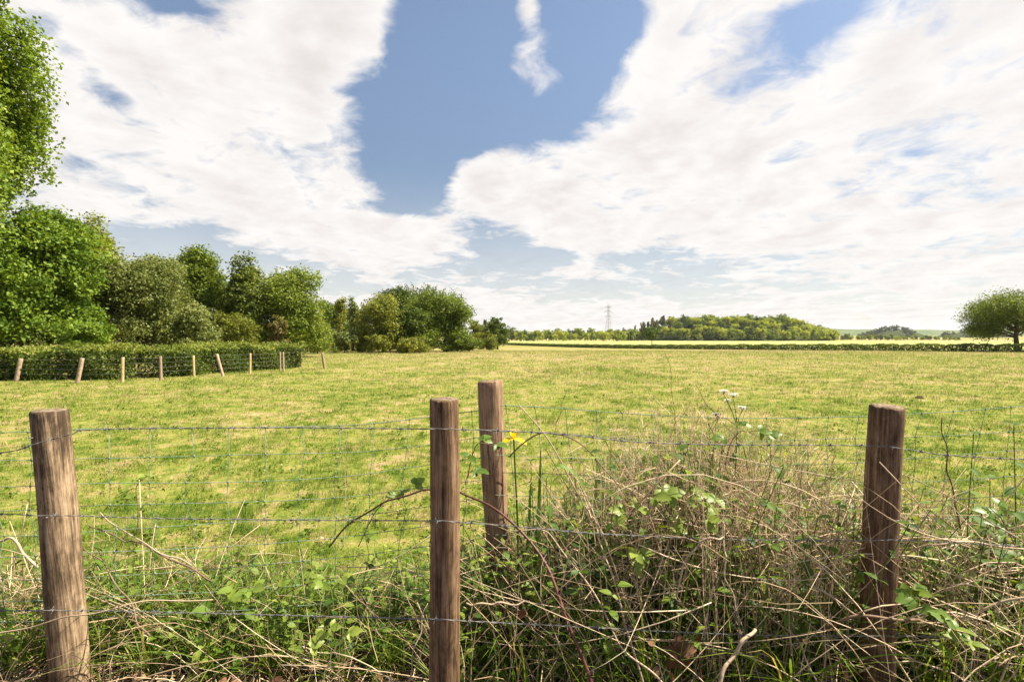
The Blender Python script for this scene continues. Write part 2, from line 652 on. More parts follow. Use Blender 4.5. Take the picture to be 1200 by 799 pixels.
M = {}
M['ground'], M['blade'] = field_mats()
M['post_old'] = wood('weathered_post_wood', (.12, .080, .048), (.26, .180, .108), (.43, .315, .20), .9, .26)
M['post_brown'] = wood('brown_post_wood', (.100, .056, .030), (.195, .118, .066), (.33, .215, .13), .4, .05)
M['post_dark'] = wood('dark_post_wood', (.088, .051, .029), (.172, .106, .062), (.31, .205, .125), .4, .08)
M['post_pale'] = wood('pale_post_wood', (.17, .10, .060), (.28, .175, .105), (.42, .28, .175), .4)
M['post_far'] = wood('far_post_wood', (.27, .19, .125), (.42, .31, .215), (.54, .43, .32), .3)
M['post_grey'] = wood('grey_post_wood', (.20, .14, .10), (.32, .23, .165), (.44, .34, .255), .3)
M['post_new'] = wood('new_post_wood', (.40, .29, .14), (.52, .39, .20), (.62, .50, .28), .2)
M['galv'] = simple('galvanised_wire', [(.3, (.10, .095, .088)), (.6, (.26, .25, .235))], 90, .8, .15)
M['netwire'] = simple('green_coated_wire', [(.3, (.12, .19, .13)), (.6, (.22, .31, .22))], 60, .8, .15)
M['rust'] = simple('old_staple_metal', [(.3, (.14, .10, .08)), (.6, (.30, .28, .26))], 90, .6, .4, metal=.5)
M['bark'] = simple('bark', [(.3, (.05, .038, .027)), (.6, (.13, .10, .07))], 6, .95, .1, (1, 1, .25), .6)
M['straw'] = simple('dry_stem', [(.0, (.050, .028, .017)), (.3, (.15, .088, .048)), (.62, (.46, .325, .19)), (1., (.76, .60, .41))], 8, .7, .2, use_tint=True)
M['cane_red'] = simple('live_bramble_cane', [(.3, (.075, .026, .020)), (.7, (.17, .065, .045))], 14, .5, .4)
M['cane_brown'] = simple('brown_cane', [(.3, (.13, .08, .05)), (.7, (.27, .18, .115))], 14, .7, .2)
M['cane_pale'] = simple('dead_cane', [(.3, (.30, .215, .14)), (.7, (.54, .42, .29))], 14, .7, .2)
M['longgrass'] = foliage('long_grass_blade', [(0, (.055, .11, .012)), (.5, (.16, .25, .026)), (.85, (.27, .33, .06)), (1, (.45, .38, .15))], .45)
M['weed'] = foliage('weed_leaf', [(0, (.04, .09, .014)), (.5, (.13, .21, .026)), (1, (.32, .38, .07))], .42)
M['bramble'] = foliage('bramble_leaf', [(0, (.045, .10, .015)), (.5, (.13, .22, .028)), (1, (.28, .35, .06))], .42, .42, .35)
M['nettle'] = foliage('nettle_leaf', [(0, (.05, .105, .025)), (.5, (.11, .19, .045)), (1, (.18, .27, .06))], .38, .6, .12)
M['iris_petal'] = foliage('iris_petal', [(0, (.72, .50, .010)), (1, (.80, .62, .02))], .35, tcol=(1, .95, .6))
M['iris_leaf'] = foliage('iris_leaf', [(0, (.045, .12, .018)), (1, (.17, .27, .04))], .35)
M['white_flower'] = foliage('white_flower', [(0, (.72, .72, .62)), (1, (.82, .82, .76))], .3, tcol=(1, 1, .95))
M['deadleaf'] = foliage('dead_leaf', [(0, (.09, .040, .022)), (.5, (.19, .095, .05)), (1, (.34, .20, .11))], .25, tcol=(1, .8, .6))
M['steel'] = simple('pylon_steel', [(.3, (.22, .215, .21)), (.6, (.34, .33, .32))], 1, .6, .4)
M['crop'] = simple('crop', [(.3, (.27, .275, .09)), (.55, (.32, .32, .12)), (.75, (.38, .36, .15))], .05, 1, .05)
M['farland'] = simple('far_land', [(.3, (.045, .075, .02)), (.55, (.10, .13, .035)), (.75, (.2, .19, .07))], .006, 1, .05)
M['woodland_floor'] = simple('woodland_floor', [(.3, (.03, .04, .012)), (.7, (.07, .085, .025))], .2, 1, .05)
M['earth'] = simple('earth', [(.3, (.05, .035, .022)), (.7, (.12, .085, .055))], 30, 1, .05, bump=.8)

# foliage palettes
FO = {
    'oak': [(0, (.066, .125, .012)), (.5, (.172, .262, .026)), (1, (.31, .385, .06))],
    'lime': [(0, (.10, .14, .02)), (.5, (.22, .25, .04)), (1, (.36, .36, .09))],
    'sage': [(0, (.085, .115, .028)), (.5, (.20, .235, .065)), (1, (.36, .38, .14))],
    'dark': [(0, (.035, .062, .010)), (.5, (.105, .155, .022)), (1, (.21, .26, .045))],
    'mid': [(0, (.052, .090, .012)), (.5, (.155, .215, .026)), (1, (.28, .33, .055))],
    'olive': [(0, (.085, .105, .014)), (.5, (.205, .23, .032)), (1, (.34, .35, .065))],
    'chestnut': [(0, (.055, .085, .015)), (.5, (.155, .20, .034)), (.84, (.26, .29, .06)), (.94, (.66, .62, .46))],
    'copper': [(0, (.095, .080, .026)), (.5, (.19, .160, .055)), (1, (.25, .29, .08))],
    'conifer': [(0, (.040, .060, .020)), (.5, (.090, .115, .038)), (1, (.17, .19, .07))],
    'hedge': [(0, (.040, .072, .012)), (.5, (.135, .185, .025)), (1, (.36, .37, .08))],
    'yellow': [(0, (.20, .25, .028)), (.5, (.40, .45, .060)), (1, (.55, .56, .11))],
    'brown': [(0, (.095, .088, .034)), (.5, (.19, .165, .065)), (1, (.28, .24, .10))],
    'hazed': [(0, (.045, .065, .035)), (.5, (.085, .11, .055)), (1, (.14, .165, .08))],  # far knoll trees: haze of distance mixed into the leaf colour
    'farlight': [(0, (.16, .22, .03)), (.5, (.33, .39, .06)), (1, (.47, .49, .11))],
    'fardeep': [(0, (.10, .15, .024)), (.5, (.23, .29, .05)), (1, (.35, .39, .08))],
}
for k, st in FO.items():
    M['f_' + k] = foliage(k + '_foliage', st, .33, .55, .2)


# ------------------------------------------------------------------ the land
def build_land():
    t = np.linspace(-1, 1, 281)
    s = np.sign(t) * (np.exp(np.abs(t) * 9.0) - 1) * 0.55
    X, Y = np.meshgrid(s, s + 1.5)
    Z = gz(X, Y)
    n = len(s)
    idx = np.arange(n * n).reshape(n, n)
    f = np.stack([idx[:-1, :-1], idx[:-1, 1:], idx[1:, 1:], idx[1:, :-1]], -1).reshape(-1, 4)
    o = MB().add(np.stack([X, Y, Z], -1).reshape(-1, 3), f).build('ground', M['ground'], smooth=True)
    tag(o, kind='structure')


def hedge_line_far(t):
    """the long hedge across the field: t = 0 at the far end, 1 at the right"""
    return hedge_a + (hedge_b - hedge_a) * t


build_land()

hedge_a = G(596, 404.3)
hedge_b = G(1225, 413.2)


def build_crop():
    a = hedge_a; b = hedge_b
    dirv = (b - a).normalized()
    nrm = Vector((-dirv.y, dirv.x, 0))
    p0 = a - dirv * 10 + nrm * 1.2
    p1 = b + dirv * 160 + nrm * 1.2
    near, far = [], []
    rows = []
    for i in range(41):
        q = p0.lerp(p1, i / 40)
        row = []
        for j in range(21):
            yy = q.y + (430 - q.y) * (j / 20) ** 1.6
            xx = q.x + (yy - q.y) * (q.x / max(q.y, 1)) * .75
            row.append((xx, yy, float(gz(xx, yy)) + .06))
        rows.append(row)
    idx = np.arange(41 * 21).reshape(41, 21)
    f = np.stack([idx[:-1, :-1], idx[1:, :-1], idx[1:, 1:], idx[:-1, 1:]], -1).reshape(-1, 4)
    o = MB().add(np.array(rows).reshape(-1, 3), f).build('crop_field', M['crop'], smooth=True)
    tag(o, kind='structure')


build_crop()

HILL = dict(x=205, y=470, rx=90, ry=75, h=13.0)


def hill_z(x, y):
    u = (np.asarray(x) - HILL['x']) / HILL['rx']
    v = (np.asarray(y) - HILL['y']) / HILL['ry']
    r = np.clip(np.sqrt(np.abs(u) ** 2.6 + np.abs(v) ** 2.2), 0, 1)
    base = HILL['h'] * (1 - sstep(.5, 1.05, r))
    return -1.55 + base


def build_hill():
    th = np.linspace(0, 2 * PI, 49)[:-1]
    rr = np.linspace(0, 1.05, 16)
    R, T = np.meshgrid(rr, th)
    X = HILL['x'] + R * np.cos(T) * HILL['rx']; Y = HILL['y'] + R * np.sin(T) * HILL['ry']
    Z = hill_z(X, Y) - .3 * (R > 1)
    n, k = X.shape
    idx = np.arange(n * k).reshape(n, k)
    nx = np.roll(idx, -1, 0)
    f = np.stack([idx[:, :-1], idx[:, 1:], nx[:, 1:], nx[:, :-1]], -1).reshape(-1, 4)
    o = MB().add(np.stack([X, Y, Z], -1).reshape(-1, 3), f).build('hill', M['woodland_floor'], smooth=True)
    tag(o, kind='structure')


build_hill()


def ridge(px0, px1, d, ybase, prof, depth, m):
    """a low far ridge: prof = heights in view rows above the horizon row at even steps"""
    n = 60
    u = np.linspace(0, 1, n)
    hh = np.interp(u, np.linspace(0, 1, len(prof)), prof) / F * d + CH
    xs = (px0 + (px1 - px0) * u - 600) / F * d
    hh = hh + np.sin(u * 37) * d * .0006 + np.sin(u * 91 + 1) * d * .0004
    rows = []
    for v, k in ((0, 0), (.3, .7), (.5, 1), (.7, .7), (1, 0)):
        zz = -2 + (hh + 2) * k
        rows.append(np.stack([xs, np.full(n, d - depth / 2 + depth * v), zz], -1))
    idx = np.arange(5 * n).reshape(5, n)
    f = np.stack([idx[:-1, :-1], idx[:-1, 1:], idx[1:, 1:], idx[1:, :-1]], -1).reshape(-1, 4)
    o = MB().add(np.array(rows).reshape(-1, 3), f).build('far_hill', m, smooth=True)
    tag(o, kind='structure')


ridge(560, 1500, 2600, 395, [4, 4, 6, 8, 10, 10.5, 9, 8, 10, 11, 12, 10, 9], 900, M['farland'])


# ------------------------------------------------------------------ trees
def crown_mesh(rng, rx, ry, rz, zc, n_leaf, leaf, lobes=14, lobe_r=.42, flat=.8, fill=.35, cone=0.0, clump=None, skirt=0.0):
    """leaf-sized faces in clumps on uneven lobes; returns MB and clump centres"""
    mb = MB()
    # lobe centres
    dirs = unit(rng.normal(size=(lobes, 3)))
    dirs[:, 2] = dirs[:, 2] * .9 + .1
    rad = rng.uniform(.42, .78, (lobes, 1))
    lc = dirs * rad
    lr = rng.uniform(.75, 1.25, lobes) * lobe_r
    lc = np.vstack([lc, [[0, 0, 0.1]]]); lr = np.append(lr, .55)
    if skirt:
        k = 7
        an = rng.uniform(0, 2 * PI, k)
        lc = np.vstack([lc, np.stack([np.cos(an) * .6, np.sin(an) * .6, np.full(k, -.75)], -1)]); lr = np.append(lr, np.full(k, skirt))
    avg = (rx + ry + rz) / 3
    if clump is None:
        clump = avg * .13
    vol = lr ** 2
    per = 34
    nc = max(12, int(n_leaf / per))
    which = rng.choice(len(lr), nc, p=vol / vol.sum())
    cd = unit(rng.normal(size=(nc, 3)) + np.array([0, 0, .25]))
    rr = np.where(rng.random(nc) < fill, rng.uniform(.2, .8, nc), rng.uniform(.82, 1.06, nc))
    c = lc[which] + cd * (lr[which] * rr)[:, None]
    if cone:
        h = np.clip((c[:, 2] + 1) / 2, 0, 1)
        s = 1 - cone * h
        c[:, :2] *= s[:, None]
    c = c * np.array([rx, ry, rz])
    ct = np.clip(rng.normal(.46, .17, nc), 0, 1)
    n = nc * per
    ci = np.repeat(np.arange(nc), per)
    off = unit(rng.normal(size=(n, 3))) * (rng.random((n, 1)) ** .45) * clump * 1.75 * rng.uniform(.6, 1.3, nc)[ci][:, None]
    off[:, 2] *= flat
    pos = c[ci] + off
    out = unit(c / np.array([rx, ry, rz]))[ci]
    a, b, nr = frames(rng, n, .55, out, .5)
    sz = leaf * rng.uniform(.65, 1.35, n)
    tint = np.clip(ct[ci] + rng.normal(0, .13, n), 0, 1)
    pos[:, 2] += zc
    rhombs(mb, pos, a, b, sz, sz * .62, tint, nrm=nr, curl=.15)
    c[:, 2] += zc
    return mb, c


def trunk_mesh(rng, h, r0, crown_c, n_limb, zsplit, lean=0.0, sides=9):
    mb = MB()
    k = 9
    z = np.linspace(-.2, h, k)
    q = np.stack([np.cumsum(rng.normal(0, r0 * .12, k)) + lean * z, np.cumsum(rng.normal(0, r0 * .12, k)), z], -1)
    q[0, :2] = 0
    rad = r0 * (1 - .82 * (np.clip(z, 0, None) / h) ** .9)
    rad[0] *= 1.5; rad[1] *= 1.08
    tubes(mb, q, rad[None], sides)
    if len(crown_c):
        sel = rng.choice(len(crown_c), min(n_limb, len(crown_c)), replace=False)
        for i in sel:
            e = crown_c[i]
            zs = min(h * .97, max(zsplit, zsplit + (e[2] - zsplit) * rng.uniform(.25, .6)))
            s = np.array([np.interp(zs, z, q[:, 0]), np.interp(zs, z, q[:, 1]), zs])
            m1 = s + (e - s) * .35 + np.array([0, 0, .12 * np.linalg.norm(e - s)]) * rng.uniform(-.3, 1)
            m2 = s + (e - s) * .7 + rng.normal(0, .05, 3) * np.linalg.norm(e - s)
            pp = spline([s, m1, m2, e], 7)
            rs = np.interp(zs, z, rad) * rng.uniform(.35, .6)
            tubes(mb, pp, np.linspace(rs, rs * .12, 7)[None], 5)
    return mb


def tree(name, label, px, d, top, hw, bot, pal, n_leaf, leaf, cat='tree', group=None, trunk=True, seed=1,
         depth=None, r0=None, base=None, **kw):
    rng = np.random.default_rng(seed)
    if base is not None:
        d = base.y
    g = base if base is not None else ground_at(px, d)
    zt = CH + (HZ - top) / F * d - g.z
    zb = max(CH + (HZ - bot) / F * d - g.z, .05)
    rx = hw / F * d
    ry = depth or rx
    rz = (zt - zb) / 2
    lr = kw.get('lobe_r', .42)
    mb, cc = crown_mesh(rng, rx / (1 + .12), ry / 1.12, rz / 1.12, (zt + zb) / 2, n_leaf, leaf, **kw)
    e = empty(name, g, label, cat, group)
    mb.build('crown', M['f_' + pal], e)
    r0 = r0 or max(.06, zt * .022)
    tm = trunk_mesh(rng, zb + rz * 1.5, r0, cc, 26, max(zb * .9, zt * .12))
    tm.build('trunk' if trunk else 'stem', M['bark'], e, smooth=True)
    return e


WG = 'trees of the wood left of the field'
# near, left edge
tree('oak_tree', 'tall bright green oak at the left edge reaching out of the picture', -80, 21, -165, 135, 450, 'oak', 105000, .19, group=WG, seed=11, lobes=40, lobe_r=.23, fill=.2, clump=.36)
tree('oak_tree', 'lower bright green oak just behind the left end of the hedge', 22, 24, 226, 92, 405, 'oak', 56000, .18, group=WG, seed=12, lobes=26, lobe_r=.32, clump=.30, skirt=.3)
tree('lime_tree', 'yellow green tree with flowering top behind the bright oak', 92, 29, 234, 46, 400, 'lime', 34000, .16, group=WG, seed=13, lobes=18, lobe_r=.36, clump=.32, skirt=.3)
tree('hawthorn_tree', 'broad grey green blossoming tree right of the bright oaks', 165, 30, 298, 62, 408, 'sage', 48000, .15, group=WG, seed=14, lobes=18, lobe_r=.36, skirt=.35)
tree('sycamore_tree', 'tall pointed dark green tree above the grey green one', 226, 36, 271, 42, 408, 'mid', 36000, .18, group=WG, seed=15, lobes=18, cone=.5, lobe_r=.34, skirt=.35)
tree('chestnut_tree', 'horse chestnut dotted with white flower candles', 285, 36.5, 302, 32, 408, 'chestnut', 28000, .20, group=WG, seed=16, lobes=13, lobe_r=.4, skirt=.35)
tree('round_tree', 'large round dark green tree at the right end of the hedge', 344, 39, 309, 46, 409, 'mid', 42000, .18, group=WG, seed=17, lobes=20, lobe_r=.4, skirt=.4)
tree('copper_bush', 'copper brown bush before the round dark green tree', 325, 34.5, 370, 15, 408, 'copper', 4200, .15, 'bush', seed=18, trunk=False, skirt=.3)
tree('shrub', 'pale green shrub under the tall pointed tree', 228, 31, 352, 42, 409, 'sage', 10000, .15, 'bush', 'shrubs under the trees behind the clipped hedge', seed=19, trunk=False, skirt=.35)
tree('shrub', 'yellow green shrub under the white flowering chestnut', 274, 33, 358, 30, 409, 'olive', 7000, .15, 'bush', 'shrubs under the trees behind the clipped hedge', seed=20, trunk=False, skirt=.35)
tree('shrub', 'bright green shrub peeping over the hedge below the oak', 95, 23.5, 372, 36, 412, 'oak', 8000, .13, 'bush', 'shrubs under the trees behind the clipped hedge', seed=21, trunk=False, skirt=.35)
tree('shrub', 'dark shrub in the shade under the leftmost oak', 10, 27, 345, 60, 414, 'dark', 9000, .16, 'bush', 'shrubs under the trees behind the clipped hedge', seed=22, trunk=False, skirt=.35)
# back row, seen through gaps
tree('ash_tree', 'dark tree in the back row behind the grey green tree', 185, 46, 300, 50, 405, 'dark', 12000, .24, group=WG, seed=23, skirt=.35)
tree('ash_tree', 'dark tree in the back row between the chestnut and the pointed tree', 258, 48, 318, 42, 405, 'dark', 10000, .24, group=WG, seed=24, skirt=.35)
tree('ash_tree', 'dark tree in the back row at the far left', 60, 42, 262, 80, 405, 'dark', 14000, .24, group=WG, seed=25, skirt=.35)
# second group, half way down the field edge
tree('birch_tree', 'thin sparse tree standing left of the olive green one', 399, 64, 338, 14, 404, 'olive', 2600, .22, group=WG, seed=31, lobes=9, lobe_r=.3, cone=.4)
tree('birch_tree', 'thin sparse tree nearest to the olive green one', 414, 66, 341, 12, 404, 'sage', 2200, .22, group=WG, seed=32, lobes=9, lobe_r=.3, cone=.4)
tree('willow_tree', 'olive green round tree at the middle of the field edge', 449, 57, 342, 38, 409, 'olive', 26000, .25, group=WG, seed=33, lobes=18, skirt=.4)
tree('beech_tree', 'tall dark tree behind the olive green round one', 467, 66, 328, 30, 405, 'dark', 10000, .28, group=WG, seed=34, skirt=.4)
tree('beech_tree', 'dark green tree right of the olive green round one', 483, 57, 354, 24, 409, 'dark', 9000, .25, group=WG, seed=35, skirt=.4)
tree('beech_tree', 'wide dark green tree with bright leaves on its right side', 521, 62, 334, 44, 409, 'mid', 30000, .26, group=WG, seed=36, lobes=22, lobe_r=.36, skirt=.35)
tree('beech_tree', 'dark top rising behind the wide dark green tree', 498, 68, 329, 26, 400, 'dark', 7000, .28, group=WG, seed=37)
tree('shrub', 'grey green shrub at the left foot of the olive green tree', 404, 54, 384, 20, 411, 'sage', 5000, .2, 'bush', 'shrubs along the field edge', seed=38, trunk=False, skirt=.35)
tree('shrub', 'yellow green shrub before the olive green round tree', 444, 50, 390, 16, 411, 'olive', 4000, .2, 'bush', 'shrubs along the field edge', seed=39, trunk=False, skirt=.35)
tree('shrub', 'small olive shrub right of the wide dark green tree', 570, 82, 386, 17, 411, 'olive', 4000, .25, 'bush', 'shrubs along the field edge', seed=40, trunk=False, skirt=.35)
tree('ash_tree', 'single round tree at the far right end of the wood', 583, 96, 369, 17, 410, 'dark', 7000, .33, group=WG, seed=41, skirt=.35)
tree('ash_tree', 'mid green tree in the gap right of the round dark tree', 386, 66, 347, 20, 408, 'mid', 7000, .27, group=WG, seed=42, skirt=.4)
tree('ash_tree', 'dark tree behind the thin sparse pair', 408, 84, 358, 26, 403, 'mid', 7000, .3, group=WG, seed=43, skirt=.4)
tree('ash_tree', 'yellowish tree behind the gap before the single round tree', 562, 100, 372, 16, 409, 'olive', 5000, .33, group=WG, seed=44, skirt=.4)
tree('ash_tree', 'light green tree between the sparse pair and the olive green round tree', 424, 76, 350, 18, 405, 'sage', 6000, .3, group=WG, seed=45, skirt=.4)
tree('shrub', 'dark bushy shrub in the row right of the round dark green tree', 372, 50, 378, 24, 413, 'mid', 7000, .2, 'bush', 'shrubs along the field edge', seed=46, trunk=False, skirt=.35)
tree('shrub', 'low bright shrub under the wide dark green tree', 486, 52, 394, 24, 413, 'olive', 5000, .2, 'bush', 'shrubs along the field edge', seed=47, trunk=False, skirt=.35)
tree('shrub', 'low dark shrub at the right foot of the wide dark green tree', 540, 60, 394, 26, 411, 'mid', 5000, .22, 'bush', 'shrubs along the field edge', seed=48, trunk=False, skirt=.35)
# single trees
tree('oak_tree', 'lone spreading oak on a short trunk at the right edge', 1193, 88, 334, 56, 397, 'mid', 38000, .20, seed=51, lobes=26, lobe_r=.30, r0=.30, fill=.2, skirt=.26,
     base=G(1193, 404.3 + (1193 - 596) / 629 * 8.9 - .6))
tree('field_tree', 'small bright green tree standing in the long hedge', 764, 130, 382.5, 14.5, 401, 'dark', 7000, .36, seed=52, flat=.5,
     base=G(765, 406.0) + Vector((0, 1, 0)))


# far trees share a few meshes
def far_proto(pal, seed, rx, h, n, leaf, cone=0.0, zb=.8):
    rng = np.random.default_rng(seed)
    rz = (h - zb) / 2
    mb, cc = crown_mesh(rng, rx / 1.1, rx / 1.1, rz / 1.1, (h + zb) / 2, n, leaf, lobes=10, lobe_r=.45, cone=cone, skirt=.3)
    return mb.mesh('crown', M['f_' + pal]), trunk_mesh(rng, h * .7, h * .022, cc, 8, h * .2, sides=6).mesh('trunk', M['bark'], True)


def far_tree(name, proto, loc, s, label, group, sz=None):
    e = empty(name, loc, label, 'tree', group, random.uniform(0, 6.28))
    e.scale = (s, s, sz or s * random.uniform(.9, 1.1))
    for nm, me in zip(('crown', 'trunk'), proto):
        o = bpy.data.objects.new(nm, me)
        COL.objects.link(o)
        o.parent = e
    return e


def hill_wood():
    kinds = [('yellow', 'yellow green leafy tree in the wood on the low hill'), ('farlight', 'light green leafy tree in the wood on the low hill'),
             ('fardeep', 'mid green leafy tree in the wood on the low hill'), ('dark', 'dark green leafy tree in the wood on the low hill')]
    pr = [[far_proto(k, 100 + i * 3 + j, 5.6, 10.5, 2600, .75) for j in range(2)] for i, (k, _) in enumerate(kinds)]
    brown = far_proto('brown', 130, 3.2, 12, 1500, .8, .5)
    con = far_proto('conifer', 131, 3.4, 12, 2000, .7, .6)
    rng = np.random.default_rng(5)
    pts = []
    tries = 0
    while len(pts) < 190 and tries < 20000:
        tries += 1
        u, v = rng.uniform(-1.12, 1.12), rng.uniform(-1.05, .25)
        if u * u + v * v > 1.15:
            continue
        x, y = HILL['x'] + u * HILL['rx'], HILL['y'] + v * HILL['ry']
        if all((x - q[0]) ** 2 + (y - q[1]) ** 2 > 44 for q in pts):
            pts.append((x, y, u, v))
    for x, y, u, v in pts:
        z = float(hill_z(x, y))
        if u < -.55 and v > -.5:
            if rng.random() < .65:
                far_tree('conifer_tree', brown if rng.random() < .6 else con, (x, y, z), rng.uniform(.8, 1.0), 'narrow brownish conifer on the left shoulder of the low hill', 'conifers on the low hill')
                continue
        k = rng.choice(4, p=[.36, .27, .22, .15])
        far_tree('leafy_tree', pr[k][rng.integers(2)], (x, y, z), rng.uniform(.80, 1.06), kinds[k][1], 'trees of the wooded hill')
    # conifers at the left foot of the hill
    for i in range(16):
        px = 728 + i * 2.9 + rng.uniform(-1, 1)
        d = rng.uniform(385, 430)
        far_tree('conifer_tree', con if rng.random() < .85 else brown, ground_at(px, d), rng.uniform(.55, .9) * (.75 + .02 * i), 'dark spiky conifer at the left foot of the wooded hill', 'conifers left of the wooded hill')
    # the low line of trees across the middle
    for i in range(46):
        px = 596 + i * 3.3 + rng.uniform(-1.5, 1.5)
        d = rng.uniform(330, 470)
        k = rng.choice(4, p=[.34, .32, .2, .14])
        far_tree('leafy_tree', pr[k][rng.integers(2)], ground_at(px, d), rng.uniform(.62, 1.02) * d / 400, 'small far tree of the low tree line left of the hill', 'trees of the far tree line')
    # right of the hill
    for i in range(34):
        px = 972 + i * 4.6 + rng.uniform(-2, 2)
        d = rng.uniform(440, 560)
        k = rng.choice(4, p=[.12, .2, .3, .38])
        far_tree('leafy_tree', pr[k][rng.integers(2)], ground_at(px, d), rng.uniform(.36, .6) * d / 420 * (1 if px < 1040 else .78), 'small far tree of the hedgerow right of the hill', 'trees of the far hedgerow')
    # the wooded knolls behind
    blu = [far_proto('hazed', 140 + j, 6, 13, 900, 1.3) for j in range(2)]
    for c0, w, top, n in ((1047, 34, 15, 34), (1140, 40, 13, 26)):
        for i in range(n):
            t = rng.uniform(-1, 1)
            d = rng.uniform(900, 1000)
            hgt = (1 - abs(t) ** 2.2) * top / F * d
            b = ground_at(c0 + t * w, d)
            hz_ = max(0, hgt - 12)
            far_tree('far_tree', blu[i % 2], (b.x, b.y, b.z - 1 + hz_), rng.uniform(.8, 1.15), 'hazy tree of the %s far wooded knoll' % ('middle' if c0 < 1100 else 'rightmost'), 'trees of the far knolls')


hill_wood()


def knoll(c0, w, top, d, m):
    th = np.linspace(0, 2 * PI, 33)[:-1]
    rr = np.linspace(0, 1, 9)
    R, T = np.meshgrid(rr, th)
    b = ground_at(c0, d)
    rx = w / F * d
    X = b.x + R * np.cos(T) * rx; Y = d + R * np.sin(T) * 60
    Z = b.z - 2 + (max(2, top / F * d - 11) + 1) * (1 - R ** 2.2)
    idx = np.arange(X.size).reshape(X.shape)
    nx = np.roll(idx, -1, 0)
    f = np.stack([idx[:, :-1], idx[:, 1:], nx[:, 1:], nx[:, :-1]], -1).reshape(-1, 4)
    tag(MB().add(np.stack([X, Y, Z], -1).reshape(-1, 3), f).build('hill', m, smooth=True), kind='structure')


knoll(1047, 36, 15, 960, M['woodland_floor'])
knoll(1140, 42, 13, 960, M['woodland_floor'])


# ------------------------------------------------------------------ hedges
def hedge(name, label, pts, h0, h1, width, n, leaf, pal, seed, rag=.06, gaps=0.0, top_bias=1.0):
    """clipped hedge along pts: leaves near its faces, a dense twiggy core"""
    rng = np.random.default_rng(seed)
    pts = [np.array(p, float) for p in pts]
    seg = np.array([np.linalg.norm(b - a) for a, b in zip(pts[:-1], pts[1:])])
    tot = seg.sum()
    cum = np.concatenate(([0], np.cumsum(seg)))
    s = rng.uniform(0, tot, n)
    pa = np.array(pts)
    cx = np.stack([np.interp(s, cum, pa[:, k]) for k in range(3)], -1)
    i = np.clip(np.searchsorted(cum, s) - 1, 0, len(seg) - 1)
    dv = np.array([(b - a) / np.linalg.norm(b - a) for a, b in zip(pts[:-1], pts[1:])])[i]
    nv = np.stack([dv[:, 1], -dv[:, 0], np.zeros(n)], -1)          # towards the viewer's side
    h = h0 + (h1 - h0) * s / tot
    h = h + rag * (np.sin(s * 1.3) + .8 * np.sin(s * 3.7 + 1) + .6 * np.sin(s * 7.9 + 2))
    face = rng.random(n)
    u = np.where(face < .55, .5 + rng.normal(0, .09, n), np.where(face < .65, -.5 + rng.normal(0, .08, n), rng.uniform(-.5, .5, n)))
    v = np.where(face < .65, rng.uniform(0, 1, n), 1 + rng.normal(0, .05, n))
    inner = rng.random(n) < .12
    u = np.where(inner, rng.uniform(-.4, .4, n), u); v = np.where(inner, rng.uniform(0, 1, n), v)
    bulge = 1 + .16 * np.sin(s * 2.9 + v * 3) + .1 * np.sin(s * 6.3 - v * 5)
    pos = cx + nv * (u * width * bulge)[:, None]
    pos[:, 2] += v * h
    gm = np.sin(s * 5.1 + v * 4) * np.sin(s * 2.3 - v * 6 + 1)
    keep = (gm > -1 + gaps * 2) | (v > .9)
    pos = pos[keep]
    k = len(pos)
    a, b, nr = frames(rng, k, .5, nv[keep], .5)
    sz = leaf * rng.uniform(.6, 1.4, k)
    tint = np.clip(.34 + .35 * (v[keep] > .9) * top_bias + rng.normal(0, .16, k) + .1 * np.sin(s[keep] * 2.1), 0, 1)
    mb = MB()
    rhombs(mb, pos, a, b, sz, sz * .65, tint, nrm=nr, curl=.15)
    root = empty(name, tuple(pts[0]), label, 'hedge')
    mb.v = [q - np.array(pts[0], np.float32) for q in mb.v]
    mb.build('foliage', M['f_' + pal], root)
    # woody stems inside
    st = MB()
    m = int(tot / .35)
    ss = rng.uniform(0, tot, m)
    c2 = np.stack([np.interp(ss, cum, pa[:, q]) for q in range(3)], -1) - np.array(pts[0])
    K = 5
    q = np.zeros((m, K, 3))
    hh = (h0 + (h1 - h0) * ss / tot) * .95
    for j in range(K):
        q[:, j] = c2 + rng.normal(0, .05 + .03 * j, (m, 3)) * width * 2
        q[:, j, 2] = c2[:, 2] + hh * j / (K - 1) - .05
    tubes(st, q, np.linspace(.028, .008, K)[None] * max(1, width / 1.0), 4)
    st.build('stem', M['bark'], root)
    return root


hl = [G(-160, 452), G(0, 447), G(150, 446), G(230, 439.5), G(292, 435), G(336, 432)]
off = Vector((-.35, 1.25, 0))
hl = [tuple(q + off) for q in hl]
hedge('clipped_hedge', 'clipped green hedge behind the leaning field posts at left', hl, 1.12, 1.2, 1.5, 56000, .085, 'hedge', 61, .055)
hedge('rough_hedge', 'rough overgrown hedge at the foot of the trees half way down the field', [tuple(G(u, v)) for u, v in ((366, 413), (392, 411.5), (430, 410.5), (470, 409.2), (515, 408), (545, 406.8))], 1.5, 1.3, 2.0, 16000, .2, 'olive', 63, .35, 0, .2)
hfar = [tuple(hedge_a.lerp(hedge_b, t)) for t in (0, .25, .5, .75, 1, 1.35)]
hfar = [(x, y, float(gz(x, y)) - .05) for x, y, z in hfar]
hedge('field_hedge', 'long low dark hedge along the edge of the yellow field', hfar, 0.8, 1.0, 1.5, 90000, .19, 'hedge', 62, .07, .0, .3)
